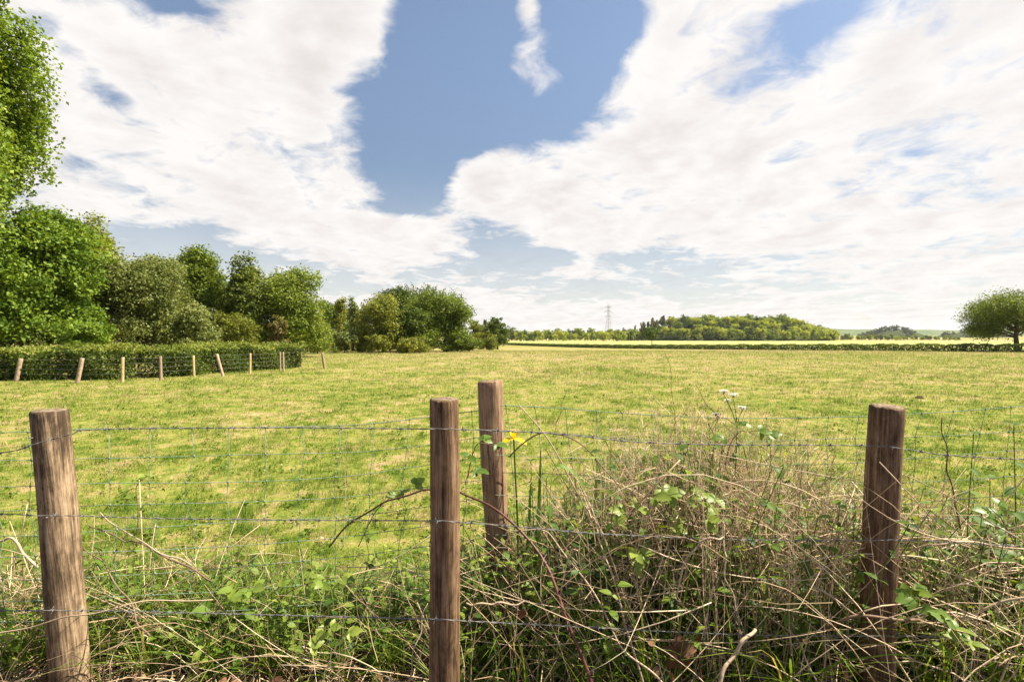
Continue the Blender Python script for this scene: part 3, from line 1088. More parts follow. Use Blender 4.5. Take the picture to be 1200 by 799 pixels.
for i, (px_, w_, t_, lab) in enumerate(((1034, 5, 403.5, 'small round bush sticking up from the long hedge near the lone oak'), (967, 3.4, 403, 'small round bush sticking up from the long hedge below the far knoll'), (899, 3, 402.6, 'smallest bush sticking up from the long hedge below the wooded hill'))):
    t = (px_ - 596) / 629.0
    b_ = hedge_a.lerp(hedge_b, t)
    tree('hedge_bush', lab, px_, b_.y, t_, w_, 409, 'mid', 900, .22, 'bush', 'bushes in the long hedge', seed=70 + i, trunk=False, base=G(px_, 404.3 + (px_ - 596) / 629 * 8.9 + .3))


# ------------------------------------------------------------------ posts
def post(name, label, top, bot, d0, d1, m, seed, group, slope=.0, staples=(), rough=1.0, sides=22, rings=26):
    """round post from bot to top; d0 top diameter, d1 bottom diameter"""
    rng = np.random.default_rng(seed)
    top = Vector(top); bot = Vector(bot)
    ax = top - bot
    h = ax.length
    th = np.arange(sides) * 2 * PI / sides
    zz = np.linspace(0, h - .006, rings)
    k = zz / h
    r = (d1 + (d0 - d1) * k) / 2
    ph = rng.uniform(0, 6, 6)
    R = r[:, None] * (1 + rough * (.018 * np.sin(th * 2 + ph[0] + zz[:, None] * 1.5) + .014 * np.sin(th * 3 + ph[1] - zz[:, None] * 4) + .010 * np.sin(th * 5 + ph[2] + zz[:, None] * 9) + rng.normal(0, .005, (rings, sides))))
    bx = .006 * np.sin(zz * 3.1 + ph[3]) * rough; by = .006 * np.sin(zz * 2.7 + ph[4]) * rough
    X = bx[:, None] + R * np.cos(th); Y = by[:, None] + R * np.sin(th)
    Z = np.broadcast_to(zz[:, None], X.shape).copy()
    tilt = slope * (X[-1] * math.cos(ph[5]) + Y[-1] * math.sin(ph[5]))
    Z[-1] += tilt + rng.normal(0, .0015, sides) * rough
    Z[-2] += tilt * .6
    mb = MB()
    idx = np.arange(rings * sides).reshape(rings, sides)
    a, b = idx[:-1], idx[1:]
    mb.add(np.stack([X, Y, Z], -1).reshape(-1, 3), np.stack([a, np.roll(a, -1, 1), np.roll(b, -1, 1), b], -1).reshape(-1, 4))
    # worn rim and end grain
    n0 = mb.n
    rim = np.stack([bx[-1] + R[-1] * .93 * np.cos(th), by[-1] + R[-1] * .93 * np.sin(th), Z[-1] + .006 + rng.normal(0, .001, sides)], -1)
    mid = np.stack([bx[-1] + R[-1] * .45 * np.cos(th), by[-1] + R[-1] * .45 * np.sin(th), h + .001 + slope * .45 * (X[-1] * math.cos(ph[5]) + Y[-1] * math.sin(ph[5])) + rng.normal(0, .0015, sides)], -1)
    mb.add(np.vstack([rim, mid]), np.zeros((0, 4), int))
    ri = np.arange(sides) + n0; mi = ri + sides; li = idx[-1]
    mb.f.append((np.stack([li, np.roll(li, -1), np.roll(ri, -1), ri], -1), 0))
    mb.f.append((np.stack([ri, np.roll(ri, -1), np.roll(mi, -1), mi], -1), 1))
    mb.f.append((mi[None], 1))
    o = mb.build(name, [m, M['endgrain']], smooth=True)
    o.location = bot
    o.rotation_euler = Vector((0, 0, 1)).rotation_difference(ax).to_euler()
    tag(o, label, 'fence post', group)
    for (hz_, ang) in staples:
        rr = float(np.interp(hz_, zz, r)) + .001
        s = MB()
        w = .006
        cs = []
        for q in np.linspace(0, PI, 7):
            cs.append((rr + .0035 * math.sin(q) - .002, math.cos(q) * w, 0))
        cs = [(rr - .008, w, 0)] + cs + [(rr - .008, -w, 0)]
        tubes(s, np.array(cs), np.full((1, len(cs)), .0017), 5)
        so = s.build('staple', M['rust'], o)
        so.location = (0, 0, hz_)
        so.rotation_euler = (0, 0, ang)
    return o


M['endgrain'] = simple('end_grain', [(.3, (.10, .072, .05)), (.55, (.24, .18, .125)), (.75, (.38, .30, .22))], 40, .95, .1, bump=.6)


def near_post(name, label, u, v, u2, v2, d, D0, D1, m, seed, slope, d2=None):
    t = P(u, v, d)
    b = P(u2, v2, d2 or d)
    dirv = (b - t) / (t.z - b.z)
    bot = t + dirv * (t.z - .0)
    h = (t - bot).length
    toward = -PI / 2
    st = [(h - .085, -PI / 2 - .3), (h - .36, -PI / 2 + .15), (h - .67, -PI / 2)]
    return post(name, label, t, bot, D0, D1, m, seed, 'round posts of the wire fence in front', slope, st, rings=60, sides=28)


near_post('fence_post', 'weathered grey brown post leaning at the far left of the wire fence', 54, 481, 88, 799, 1.70, .104, .112, M['post_old'], 201, .10)
near_post('fence_post', 'brown post in the middle of the fence, nearest to the camera', 519, 467, 521.5, 799, 1.44, .0865, .0945, M['post_brown'], 202, .03)
near_post('fence_post', 'shorter looking paler post just behind the middle post', 575, 446, 583, 600, 2.05, .106, .100, M['post_pale'], 203, .05)
near_post('fence_post', 'dark brown post at the right of the fence among dead stems', 1040, 475.5, 1028, 799, 1.60, .098, .104, M['post_dark'], 204, .06)

FG = 'leaning posts along the clipped hedge'
far_posts = [  # base u,v  top u,v  diameter, material, label
    (19, 447, 24.5, 420, .16, 'post_far', 'short round post at the left end of the hedge, leaning right'),
    (90.5, 449, 96, 419.5, .16, 'post_far', 'thick pinkish post leaning right before the hedge'),
    (143.5, 448, 144, 418.5, .12, 'post_new', 'pale yellow upright post before the hedge, left one of two'),
    (188.5, 445, 188, 417.5, .12, 'post_grey', 'grey upright post between the two pale yellow ones'),
    (227.5, 441.5, 226.5, 416.5, .11, 'post_new', 'thin pale yellow upright post right of the grey one'),
    (261.5, 441, 254, 415, .13, 'post_far', 'post leaning strongly to the left before the hedge'),
    (293, 438, 293, 414, .11, 'post_new', 'thin upright yellowish post near the right end of the hedge'),
    (328.5, 435, 328, 412.5, .08, 'post_far', 'left post of the close pair near the hedge end'),
    (332.5, 436, 332, 412.5, .09, 'post_far', 'right post of the close pair near the hedge end'),
    (353, 430, 352.5, 412, .11, 'post_grey', 'grey post right at the end of the hedge'),
    (380.5, 432, 377.5, 413.5, .14, 'post_grey', 'last post of the row, standing alone in the open field'),
]
FP = []
for i, (bu, bv, tu, tv, D, m, lab) in enumerate(far_posts):
    b = G(bu, bv)
    t = P(tu, tv, b.y + .02)
    h = t.z - b.z
    FP.append((b.copy(), t.copy()))
    b2 = b - (t - b).normalized() * .15
    post('fence_post', lab, t, b2, D * .82, D * .88, M[m], 300 + i, FG, .05, (), 1.0, 14, 10)
# small posts under the far trees
for i, (u, v, hh) in enumerate(((407, 411.5, 4.5), (458, 409.5, 4), (483, 408.5, 4), (510, 407.8, 3.6), (526, 407, 3.4))):
    b = G(u, v)
    post('fence_post', 'small far post in the line under the dark trees', b + Vector((0, 0, hh / F * b.y)), b - Vector((0, 0, .1)), .16, .17, M['post_grey'], 330 + i, 'far posts under the dark trees', .02, (), 1, 8, 4)


# ------------------------------------------------------------------ wires
def wire_pts(uvd, k):
    return spline([P(u, v, d) for u, v, d in uvd], k)


def barbed(label, uvd, seed):
    """two strands twisted together, with four pointed barbs every few inches"""
    rng = np.random.default_rng(seed)
    pts = wire_pts(uvd, 900)
    seg = np.linalg.norm(np.diff(pts, axis=0), axis=1)
    s = np.concatenate(([0], np.cumsum(seg)))
    root = empty('barbed_wire', pts[450], label, 'barbed wire', 'barbed wire strands of the front fence')
    base = pts[450].copy()
    tan = unit(np.gradient(pts, axis=0))
    u = unit(np.cross(tan, [0, 0, 1.])); w = np.cross(tan, u)
    mb = MB()
    for ph in (0, PI):
        q = pts - base + .0012 * (u * np.cos(s * 75 + ph)[:, None] + w * np.sin(s * 75 + ph)[:, None])
        tubes(mb, q, np.full((1, len(q)), .0010), 4)
    mb.build('strand', M['galv'], root)
    pos = np.arange(.04, s[-1], .098)
    pos = pos[:98]
    bm = MB()
    K = 12
    a = np.linspace(0, 4 * PI, K)
    coil = np.stack([np.linspace(-.004, .004, K), .0032 * np.cos(a), .0032 * np.sin(a)], -1)
    tubes(bm, coil, np.full((1, K), .0011), 4)
    for dx, an in ((-.003, .6), (-.001, .6 + PI), (.001, 2.1), (.003, 2.1 + PI)):
        e = np.array([dx, .015 * math.cos(an), .015 * math.sin(an)])
        tubes(bm, np.array([[dx, 0, 0], e * .5 + [dx * .5, 0, 0], e]), np.array([[.0011, .001, .0003]]), 4)
    me = bm.mesh('barb', M['galv'])
    for q in pos:
        c = np.array([np.interp(q, s, pts[:, k]) for k in range(3)]) - base
        t = Vector([float(np.interp(q, s, tan[:, k])) for k in range(3)])
        o = bpy.data.objects.new('barb', me)
        COL.objects.link(o)
        o.parent = root
        o.location = c
        o.rotation_euler = (t.to_track_quat('X', 'Z') @ Vector((1, 0, 0)).rotation_difference(Vector((1, 0, 0)))).to_euler()
        o.rotation_euler.rotate_axis('X', rng.uniform(0, 3))


barbed('top strand of barbed wire of the front fence', [(-160, 552, 1.7), (0, 531, 1.66), (38, 521, 1.645), (82, 509, 1.645), (115, 503, 1.64), (300, 501, 1.54), (503, 502.5, 1.39), (540, 503, 1.39), (650, 508, 1.42), (750, 518, 1.5), (860, 521, 1.54), (1012, 522, 1.545), (1066, 527, 1.545), (1110, 533, 1.56), (1200, 538, 1.6), (1340, 542, 1.7)], 1)
barbed('middle strand of barbed wire of the front fence', [(-160, 600, 1.7), (0, 602, 1.66), (45, 604, 1.645), (90, 604, 1.645), (180, 607, 1.6), (350, 609, 1.5), (503, 610, 1.39), (540, 612, 1.39), (620, 618, 1.42), (700, 625, 1.45), (860, 632, 1.53), (1012, 633, 1.545), (1066, 633, 1.545), (1200, 640, 1.6), (1340, 646, 1.7)], 2)
barbed('bottom strand of barbed wire of the front fence', [(-160, 713, 1.7), (0, 715, 1.66), (52, 715, 1.64), (98, 715, 1.64), (200, 717, 1.58), (350, 721, 1.48), (503, 725, 1.385), (541, 727, 1.385), (620, 731, 1.42), (860, 743, 1.53), (1010, 745, 1.54), (1060, 745, 1.54), (1200, 748, 1.6), (1340, 750, 1.7)], 3)


def netting(label, top_uvd, levels, pitch, seed, r=.00125, group=None):
    rng = np.random.default_rng(seed)
    pts = wire_pts(top_uvd, 500)
    s = np.concatenate(([0], np.cumsum(np.linalg.norm(np.diff(pts, axis=0), axis=1))))
    base = pts[250].copy()
    mb = MB()
    ph = rng.uniform(0, 6, (len(levels), 2))
    rowsp = []
    for j, dz in enumerate(levels):
        q = pts - base
        q = q.copy()
        q[:, 2] -= dz - .006 * np.sin(s * 1.9 + ph[j, 0]) * (j > 0) - .004 * np.sin(s * 5 + ph[j, 1]) * (j > 0)
        q[:, 1] += .012 * np.sin(s * 1.1 + ph[j, 1])
        rowsp.append(q)
        tubes(mb, q, np.full((1, len(q)), r * (1.25 if j == 0 else 1)), 4)
    rowsp = np.array(rowsp)
    for q in np.arange(.05, s[-1], pitch):
        pp = []
        sh = rng.uniform(-.01, .01)
        sk = .035 * math.sin(q * 1.3 + seed)
        for j in range(len(levels)):
            qq = q + sk * levels[j] / .4 + rng.normal(0, .006)
            pp.append([np.interp(qq, s, rowsp[j][:, k]) for k in range(3)])
        tubes(mb, np.array(pp), np.full((1, len(pp)), r), 4)
        for k in pp:       # knots
            a = np.array(k)
            tubes(mb, np.array([a - [0, 0, .005], a, a + [0, 0, .005]]), np.array([[r * 1.5, r * 2.3, r * 1.5]]), 5)
    o = mb.build('wire_netting', M['netwire'], loc=base)
    return tag(o, label, 'netting', group)


netting('green wire stock netting left of the pale rear post', [(-200, 512, 1.85), (0, 507, 1.76), (62, 505, 1.76), (110, 503, 1.77), (250, 502, 1.85), (400, 499, 1.94), (470, 493, 1.98), (572, 480, 2.0)], (0, .105, .195, .285, .37, .45, .53, .61, .69), .135, 1, group='green stock netting')
netting('green wire stock netting right of the pale rear post', [(580, 475, 2.0), (660, 479, 2.03), (740, 485, 2.06), (860, 490, 2.08), (1000, 488, 2.05), (1065, 485, 2.04), (1140, 480, 2.03), (1200, 475, 2.03), (1360, 462, 2.03)], (0, .105, .195, .285, .37, .45, .53, .61, .69), .125, 2, group='green stock netting')

# wires along the far posts by the hedge
for j, k in enumerate((.94, .74, .54, .34)):
    pp = [b.lerp(t, k) + Vector((0, -.05, 0)) for b, t in FP if True]
    pp = [Vector((pp[0].x - 5, pp[0].y + .8, pp[0].z))] + pp
    q = spline(pp, 200)
    mb = MB()
    tubes(mb, q - q[0], np.full((1, len(q)), .0028), 4)
    tag(mb.build('fence_wire', M['galv'], loc=q[0]), ('top wire strung along the posts before the hedge', 'second wire from the top along the posts before the hedge', 'third wire from the top along the posts before the hedge', 'lowest wire along the posts before the hedge')[j], 'fence wire', 'wires along the clipped hedge')


# ------------------------------------------------------------------ pylon and lines
def pylon(loc, h, rz, label):
    root = empty('pylon', loc, label, 'pylon', None, rz)
    mb = MB()
    lv = np.array([0, .12, .24, .35, .45, .54, .62, .70, .78, .86, .93]) * h
    half = np.interp(lv, [0, .45 * h, .62 * h, .93 * h], [h * .085, h * .045, h * .026, h * .020])
    cs = [np.array([[sx * w, sy * w, z] for sx, sy in ((-1, -1), (1, -1), (1, 1), (-1, 1))]) for w, z in zip(half, lv)]
    r = .11
    bars = []
    for i in range(len(lv) - 1):
        for c in range(4):
            bars.append((cs[i][c], cs[i + 1][c], r * 1.3))
            bars.append((cs[i][c], cs[i + 1][(c + 1) % 4], r * .7))
            bars.append((cs[i][(c + 1) % 4], cs[i + 1][c], r * .7))
            bars.append((cs[i + 1][c], cs[i + 1][(c + 1) % 4], r * .7))
    apex = np.array([0, 0, h])
    for c in range(4):
        bars.append((cs[-1][c], apex, r))
    for a, b, q in bars:
        tubes(mb, np.array([a, b]), np.array([[q, q]]), 4)
    mb.build('lattice_tower', M['steel'], root)
    ends = []
    for zf, wl in ((.64, .115), (.77, .15), (.90, .105)):
        for sx in (-1, 1):
            am = MB()
            z = zf * h
            tip = np.array([sx * wl * h, 0, z])
            w = h * .024
            for sy in (-1, 1):
                tubes(am, np.array([[sx * w, sy * w, z], tip]), np.array([[r, r * .7]]), 4)
                tubes(am, np.array([[sx * w, sy * w, z + h * .03], tip]), np.array([[r, r * .7]]), 4)
                for q in (.3, .6):
                    a = np.array([sx * w, sy * w, z]) * (1 - q) + tip * q
                    b = np.array([sx * w, sy * w, z + h * .03]) * (1 - q) + tip * q
                    tubes(am, np.array([a, b]), np.array([[r * .6, r * .6]]), 4)
            arm = am.build('cross_arm', M['steel'], root)
            im = MB()
            tubes(im, np.array([tip, tip + [0, 0, -h * .04]]), np.array([[.14, .14]]), 6)
            im.build('insulator', M['steel'], arm)
            ends.append(tip + [0, 0, -h * .04])
    return root, ends


pb = ground_at(713, 560)
pr, pe = pylon(pb, CH + (HZ - 355.5) / F * 560 - pb.z, math.radians(35), 'grey steel lattice electricity pylon beyond the long hedge')
mw = Matrix.Rotation(math.radians(35), 3, 'Z')
for i, e in enumerate(pe[:6]):
    a = mw @ Vector(e) + Vector(pb)
    b = a + Vector((330, -250, 1))
    c = (a + b) / 2 - Vector((0, 0, 7))
    q = spline([a, a.lerp(b, .25) - Vector((0, 0, 5.2)), c, a.lerp(b, .75) - Vector((0, 0, 5.2)), b], 40)
    mb = MB()
    tubes(mb, q - q[0], np.full((1, 40), .022), 4)
    tag(mb.build('power_line', M['steel'], loc=q[0]), 'thin power line running right from the pylon over the hill', 'power line', 'power lines of the pylon')


# ------------------------------------------------------------------ field grass
def field_grass():
    rng = np.random.default_rng(91)
    n = 620000
    d = np.exp(rng.uniform(math.log(2.15), math.log(75), n))
    ux = rng.uniform(-1.28, 1.28, n)
    x = ux * d
    # tufts
    nt_ = 26000
    td = np.exp(rng.uniform(math.log(2.1), math.log(75), nt_)); tx = rng.uniform(-1.28, 1.28, nt_) * td
    th_ = rng.random(nt_)
    w = rng.integers(0, nt_, n)
    tuft = rng.random(n) < .55
    sp_ = .035 * np.maximum(1, td[w] / 5)
    y = np.where(tuft, td[w] + rng.normal(0, 1, n) * sp_, d)
    x = np.where(tuft, tx[w] + rng.normal(0, 1, n) * sp_, x)
    hsh = np.where(tuft, th_[w], rng.random(n) * .3)
    d = y.copy()
    keep = y > 2.0
    x, y, hsh, d = x[keep], y[keep], hsh[keep], d[keep]
    n = len(x)
    z = gz(x, y)
    grow = .5 + .5 * np.sin(x * .9 + np.sin(y * .7) * 2) * np.sin(y * .8 + 1.3)
    L = rng.uniform(.022, .060, n) * (.7 + .9 * hsh) * (.75 + .5 * grow) * np.maximum(1, (d / 9)) ** .45
    W = .0042 * np.maximum(1, d / 4.0) ** .85
    pc = G(690, 438)
    pe_ = np.clip(1 - ((x - pc.x) / 4.5) ** 2 - ((y - pc.y) / 5.5) ** 2, 0, 1) * (np.sin(x * 2.3 + y) > -.3)
    L = L * (1 + 1.2 * pe_)
    an = rng.uniform(0, 2 * PI, n)
    lean = rng.uniform(.2, 1.1, n)
    tip = np.stack([x + np.cos(an) * L * lean, y + np.sin(an) * L * lean, z + L], -1)
    sd = np.stack([-np.sin(an + rng.normal(0, .5, n)), np.cos(an), np.zeros(n)], -1)
    b = np.stack([x, y, z - .004], -1)
    v = np.stack([b - sd * W[:, None] / 2, b + sd * W[:, None] / 2, tip], 1)
    tint = np.clip(rng.normal(.5, .25, n) - (hsh - .3) * .35 - .2 * pe_, 0, 1)
    # worn patches of pinkish thatch, and strong dark green tufts
    ns = 2800
    sd_ = np.exp(rng.uniform(math.log(2.2), math.log(45), ns)); sx_ = rng.uniform(-1.28, 1.28, ns) * sd_
    sr = (.028 + .17 * rng.random(ns) ** 2.2) * np.maximum(1, sd_ / 6) ** .5
    kind = rng.random(ns) < .72
    order = np.argsort(y)
    ys = y[order]
    for i in range(ns):
        lo, hi = np.searchsorted(ys, [sd_[i] - sr[i], sd_[i] + sr[i]])
        ii = order[lo:hi]
        q = np.hypot((x[ii] - sx_[i]) / 1.5, y[ii] - sd_[i]) / sr[i]
        ii = ii[q < rng.uniform(.55, 1.05, len(ii))]
        if kind[i]:
            tint[ii] = 1.25 + rng.normal(0, .2, len(ii))
            v[ii, 2, 2] -= (v[ii, 2, 2] - v[ii, 0, 2]) * .6
        else:
            tint[ii] = tint[ii] * .6 - .08
            v[ii, 2, 2] += (v[ii, 2, 2] - v[ii, 0, 2]) * .55
    # low broad leaves (clover, plantain, dock) and dry seed stalks among the blades
    mb = MB()
    nl = 26000
    ld = np.exp(rng.uniform(math.log(2.3), math.log(22), nl // 13)); lx = rng.uniform(-1.28, 1.28, nl // 13) * ld
    k = np.repeat(np.arange(nl // 13), 13)
    sp2 = (.02 + .05 * rng.random(nl // 13))[k] * np.maximum(1, ld[k] / 6) ** .5
    X = lx[k] + rng.normal(0, 1, len(k)) * sp2; Y = ld[k] + rng.normal(0, 1, len(k)) * sp2
    pos = np.stack([X, Y, gz(X, Y) + rng.uniform(.012, .05, len(k))], -1)
    a, b, nr = frames(rng, len(k), 1.1)
    szz = rng.uniform(.012, .034, len(k)) * np.maximum(1, ld[k] / 6) ** .5
    rhombs(mb, pos, a, b, szz * 1.4, szz, np.clip(rng.normal(.12, .2, len(k)) + .5 * (rng.random(nl // 13) < .25)[k], -.2, 1), nrm=nr, curl=.2)
    ns2 = 5200
    sd2 = np.exp(rng.uniform(math.log(2.4), math.log(26), ns2)); sx2 = rng.uniform(-1.28, 1.28, ns2) * sd2
    hh = rng.uniform(.08, .24, ns2); an2 = rng.uniform(0, 2 * PI, ns2); ln2 = rng.uniform(0, .7, ns2)
    t4 = np.linspace(0, 1, 4)
    Pk = np.stack([sx2[:, None] + (np.cos(an2) * hh * ln2)[:, None] * t4 ** 1.6, sd2[:, None] + (np.sin(an2) * hh * ln2)[:, None] * t4 ** 1.6, gz(sx2, sd2)[:, None] + hh[:, None] * t4], -1)
    tubes(mb, Pk, (.0007 * np.maximum(1, sd2 / 5))[:, None] * np.array([1, .9, .9, 1.6]), 3, np.clip(rng.normal(1.1, .3, ns2), 0, 2))
    mb.add(v.reshape(-1, 3), np.arange(n * 3).reshape(-1, 3), np.repeat(tint, 3))
    tag(mb.build('field_grass', M['blade']), 'short patchy green and straw coloured grass of the pasture', 'grass', kind='stuff')


field_grass()

# a molehill and a dark tussock patch out in the field
for (u, v, s, lab) in ((1077, 467, .095, 'small dark molehill in the grass beyond the right post'),):
    g = G(u, v)
    rng = np.random.default_rng(3)
    th = np.arange(18) * 2 * PI / 18
    mb = MB()
    rows = []
    for k, (r, h) in enumerate(((1.2, -.05), (1, .1), (.8, .32), (.5, .5), (.2, .58))):
        rr = r * s * (1 + rng.normal(0, .09, 18))
        rows.append(np.stack([rr * np.cos(th), rr * np.sin(th), np.full(18, h * s) + rng.normal(0, .012, 18)], -1))
    idx = np.arange(90).reshape(5, 18)
    a, b = idx[:-1], idx[1:]
    mb.add(np.array(rows).reshape(-1, 3), np.stack([a, np.roll(a, -1, 1), np.roll(b, -1, 1), b], -1).reshape(-1, 4))
    mb.f.append((idx[-1][None], 0))
    tag(mb.build('molehill', M['earth'], loc=g, smooth=True), lab, 'molehill')


# ------------------------------------------------------------------ undergrowth by the fence
POSTS = [(-1.60, 1.70), (-.205, 1.44), (1.23, 1.60)]


def clear_posts(x, y, w=.075):
    """nothing roots right in front of a post: it grows beside and behind it"""
    y = y.copy()
    for X, d in POSTS:
        m = (np.abs(x / y - X / d) < w) & (y < d + .06)
        y[m] = d + .1 + (d - y[m] + .06) * .8
    return y


def long_grass():
    """arching blades along the bank"""
    rng = np.random.default_rng(101)
    mb = MB()
    n = 30000
    x = rng.uniform(-3.2, 3.4, n)
    y = rng.uniform(1.42, 3.1, n)
    # thicker in tufts
    cx = np.round(x / .22) * .22 + .05 * np.sin(y * 9); cy = np.round(y / .22) * .22
    h = np.modf(np.abs(np.sin(cx * 91.7 + cy * 47.3) * 9731.3))[0]
    x += (cx - x) * .55; y += (cy - y) * .55
    keep = (h > .30) & (rng.random(n) < np.where((x < -.2) & (y < 1.7), .45, 1)) & (rng.random(n) < np.where(y > 2.6, .3, np.where(x > -.1, .7, 1)))
    x, y, h = x[keep], y[keep], h[keep]
    y = clear_posts(x, y)
    n = len(x)
    right = sstep(-.4, .5, x)
    L = rng.uniform(.10, .30, n) * (.65 + .6 * h) * (1 + .75 * right)
    L = np.where(y > 2.5, L * .7, L)
    L = np.where(x < -.2, L * np.interp(y, [1.4, 1.65, 1.95, 3.2], [.35, .8, 1.3, .9]), L)
    K = 6
    t = np.linspace(0, 1, K)
    an = rng.uniform(0, 2 * PI, n)
    bend = rng.uniform(.15, 1.1, n)
    hx = np.cos(an)[:, None] * (L * bend)[:, None] * t ** 1.9
    hy = np.sin(an)[:, None] * (L * bend)[:, None] * t ** 1.9
    hz_ = L[:, None] * (t - .35 * bend[:, None] * t ** 2.4)
    pts = np.stack([x[:, None] + hx, y[:, None] + hy, gz(x, y)[:, None] + hz_ - .01], -1)
    W = rng.uniform(.003, .0075, n)[:, None] * np.array([.8, 1, .95, .8, .5, .08])
    side = np.stack([-np.sin(an), np.cos(an), np.zeros(n)], -1) + rng.normal(0, .35, (n, 3))
    ribbons(mb, pts, W, side, np.clip(rng.normal(.46, .22, n), 0, 1))
    tag(mb.build('long_grass', M['longgrass']), 'long arching green grass along the foot of the wire fence', 'grass', kind='stuff')


long_grass()


def env(x):
    """height of the thicket above the bank, by place along the fence"""
    return np.interp(x, [-3.2, -1.9, -1.0, -.3, .1, .35, .6, 1.0, 1.4, 1.9, 2.6, 3.4], [.42, .38, .33, .38, .54, .78, .95, .93, .70, .60, .58, .5])


def dry_stems():
    rng = np.random.default_rng(111)
    mb = MB()

    def stalks(n, xs, ys, lo, hi, leansd, r0, r1, tm, ts):
        x = xs; y = clear_posts(xs, ys)
        L = env(x) * rng.uniform(lo, hi, n)
        an = rng.uniform(0, 2 * PI, n)
        lean = np.abs(rng.normal(0, leansd, n))
        K = 6
        t = np.linspace(0, 1, K)
        kx = rng.normal(0, .05, (n, 1)) * np.sin(t * 3.1)[None]
        px_ = x[:, None] + np.cos(an)[:, None] * (L * lean)[:, None] * t ** 1.35 + kx
        py_ = y[:, None] + np.sin(an)[:, None] * (L * lean)[:, None] * t ** 1.35 * .6
        pz_ = gz(x, y)[:, None] + (L / np.sqrt(1 + .4 * lean ** 2))[:, None] * (t - .18 * lean[:, None] * t ** 3)
        py_ = np.maximum(py_, 1.32)
        r = rng.uniform(r0, r1, n)[:, None] * np.linspace(1.15, .45, K)
        P_ = np.stack([px_, py_, pz_], -1)
        tubes(mb, P_, r, 3, np.clip(rng.normal(tm, ts, n), 0, 1))
        return P_

    def twigs(n, x, y, z, L, flatz, r0, r1, tm, ts, sides=3):
        y = clear_posts(x, y)
        c = np.stack([x, y, z], -1)
        dv = rng.normal(size=(n, 3)); dv[:, 2] *= flatz; dv[:, 1] *= .7
        dv = unit(dv)
        K = 5
        t = np.linspace(-.5, .5, K)
        sag = unit(rng.normal(size=(n, 3))) * (L * rng.uniform(0, .22, n))[:, None]
        pts = c[:, None] + dv[:, None] * (L[:, None] * t)[..., None] + sag[:, None] * (np.cos(t * PI))[None, :, None]
        pts[..., 1] = np.maximum(pts[..., 1], 1.36)
        tubes(mb, pts, rng.uniform(r0, r1, n)[:, None] * np.linspace(1.2, .6, K), sides, np.clip(rng.normal(tm, ts, n), 0, 1))

    # standing and leaning stalks of the right hand thicket, dead brown ones darkened to paint the inner shade, and pale ones
    n = 1300
    stalks(n, rng.uniform(-.2, 3.3, n), rng.uniform(1.75, 2.75, n), .3, .85, .35, .0008, .0024, .14, .14)
    n = 2000
    stalks(n, rng.uniform(-.22, 3.3, n), rng.uniform(1.5, 2.5, n), .45, 1.12, .5, .0008, .0022, .72, .2)
    n = 420
    stalks(n, rng.uniform(-3.3, -.2, n), rng.uniform(1.5, 2.3, n), .4, 1.1, .5, .0007, .0017, .62, .2)
    # the mound: close upright stalks with broken side shoots at their heads
    n = 850
    q = stalks(n, np.clip(rng.normal(.72, .30, n), .12, 1.45), rng.normal(2.05, .24, n).clip(1.65, 2.7), .55, 1.10, .34, .0007, .0017, .72, .2)
    m = 3800
    w = rng.integers(0, n, m); f = rng.uniform(2.6, 5, m)
    i0 = np.minimum(f.astype(int), 4); a = (f - i0)[:, None]
    c = q[w, i0] * (1 - a) + q[w, i0 + 1] * a + rng.normal(0, .015, (m, 3))
    twigs(m, c[:, 0], c[:, 1], c[:, 2], rng.uniform(.02, .13, m), 1.0, .0005, .0012, .72, .2)
    # twigs crossing at every angle, in bundles; the dark set paints the shade within
    for cnt, x0, x1, tm, ts in ((1500, -.2, 3.2, .16, .14), (2600, -.2, 3.2, .70, .2), (1100, -3.2, -.2, .62, .2)):
        nb = cnt // 14
        bx = rng.uniform(x0, x1, nb); by = rng.uniform(1.55, 2.6, nb); bh = rng.beta(1.3, 1.7, nb)
        k = np.repeat(np.arange(nb), 14)
        x = bx[k] + rng.normal(0, .07, len(k)); y = by[k] + rng.normal(0, .05, len(k))
        z = gz(x, y) + env(x) * bh[k] + rng.normal(0, .04, len(k))
        twigs(len(k), x, y, np.maximum(z, gz(x, y) + .01), rng.uniform(.05, .32, len(k)), .75, .0005, .0017, tm, ts)
    # long dead straws lying across
    n = 430
    x = np.where(rng.random(n) < .8, rng.uniform(.0, 3.2, n), rng.uniform(-3.2, .1, n))
    y = rng.uniform(1.42, 2.1, n)
    zc = gz(x, y) + env(x) * rng.uniform(.08, .8, n)
    L = rng.uniform(.35, .95, n)
    an = rng.normal(0, .75, n) + np.where(rng.random(n) < .5, PI, 0)
    K = 8
    t = np.linspace(-.5, .5, K)
    pts = np.stack([x[:, None] + np.cos(an)[:, None] * L[:, None] * t,
                    y[:, None] + rng.normal(0, .12, n)[:, None] * t * 2,
                    zc[:, None] + np.sin(an)[:, None] * L[:, None] * t - (rng.uniform(-.1, .3, n) * L)[:, None] * (4 * t * t) + .05], -1)
    pts[..., 2] = np.maximum(pts[..., 2], gz(pts[..., 0], pts[..., 1]) + .005)
    pts[..., 1] = np.maximum(pts[..., 1], 1.36)
    tubes(mb, pts, rng.uniform(.0007, .0022, n)[:, None] * np.linspace(1.2, .5, K), 4, np.clip(rng.normal(.72, .2, n), 0, 1))
    # a sheaf of coarse pale straws fallen over at the right
    n = 300
    x = rng.normal(1.95, .42, n); y = rng.uniform(1.5, 2.0, n)
    k = rng.integers(0, 9, n)
    dirs_ = rng.normal(0, .5, 9)
    an = dirs_[k] + rng.normal(0, .22, n)
    L = rng.uniform(.18, .6, n)
    zc = gz(x, y) + env(x) * rng.uniform(.05, .75, n)
    t = np.linspace(-.5, .5, 6)
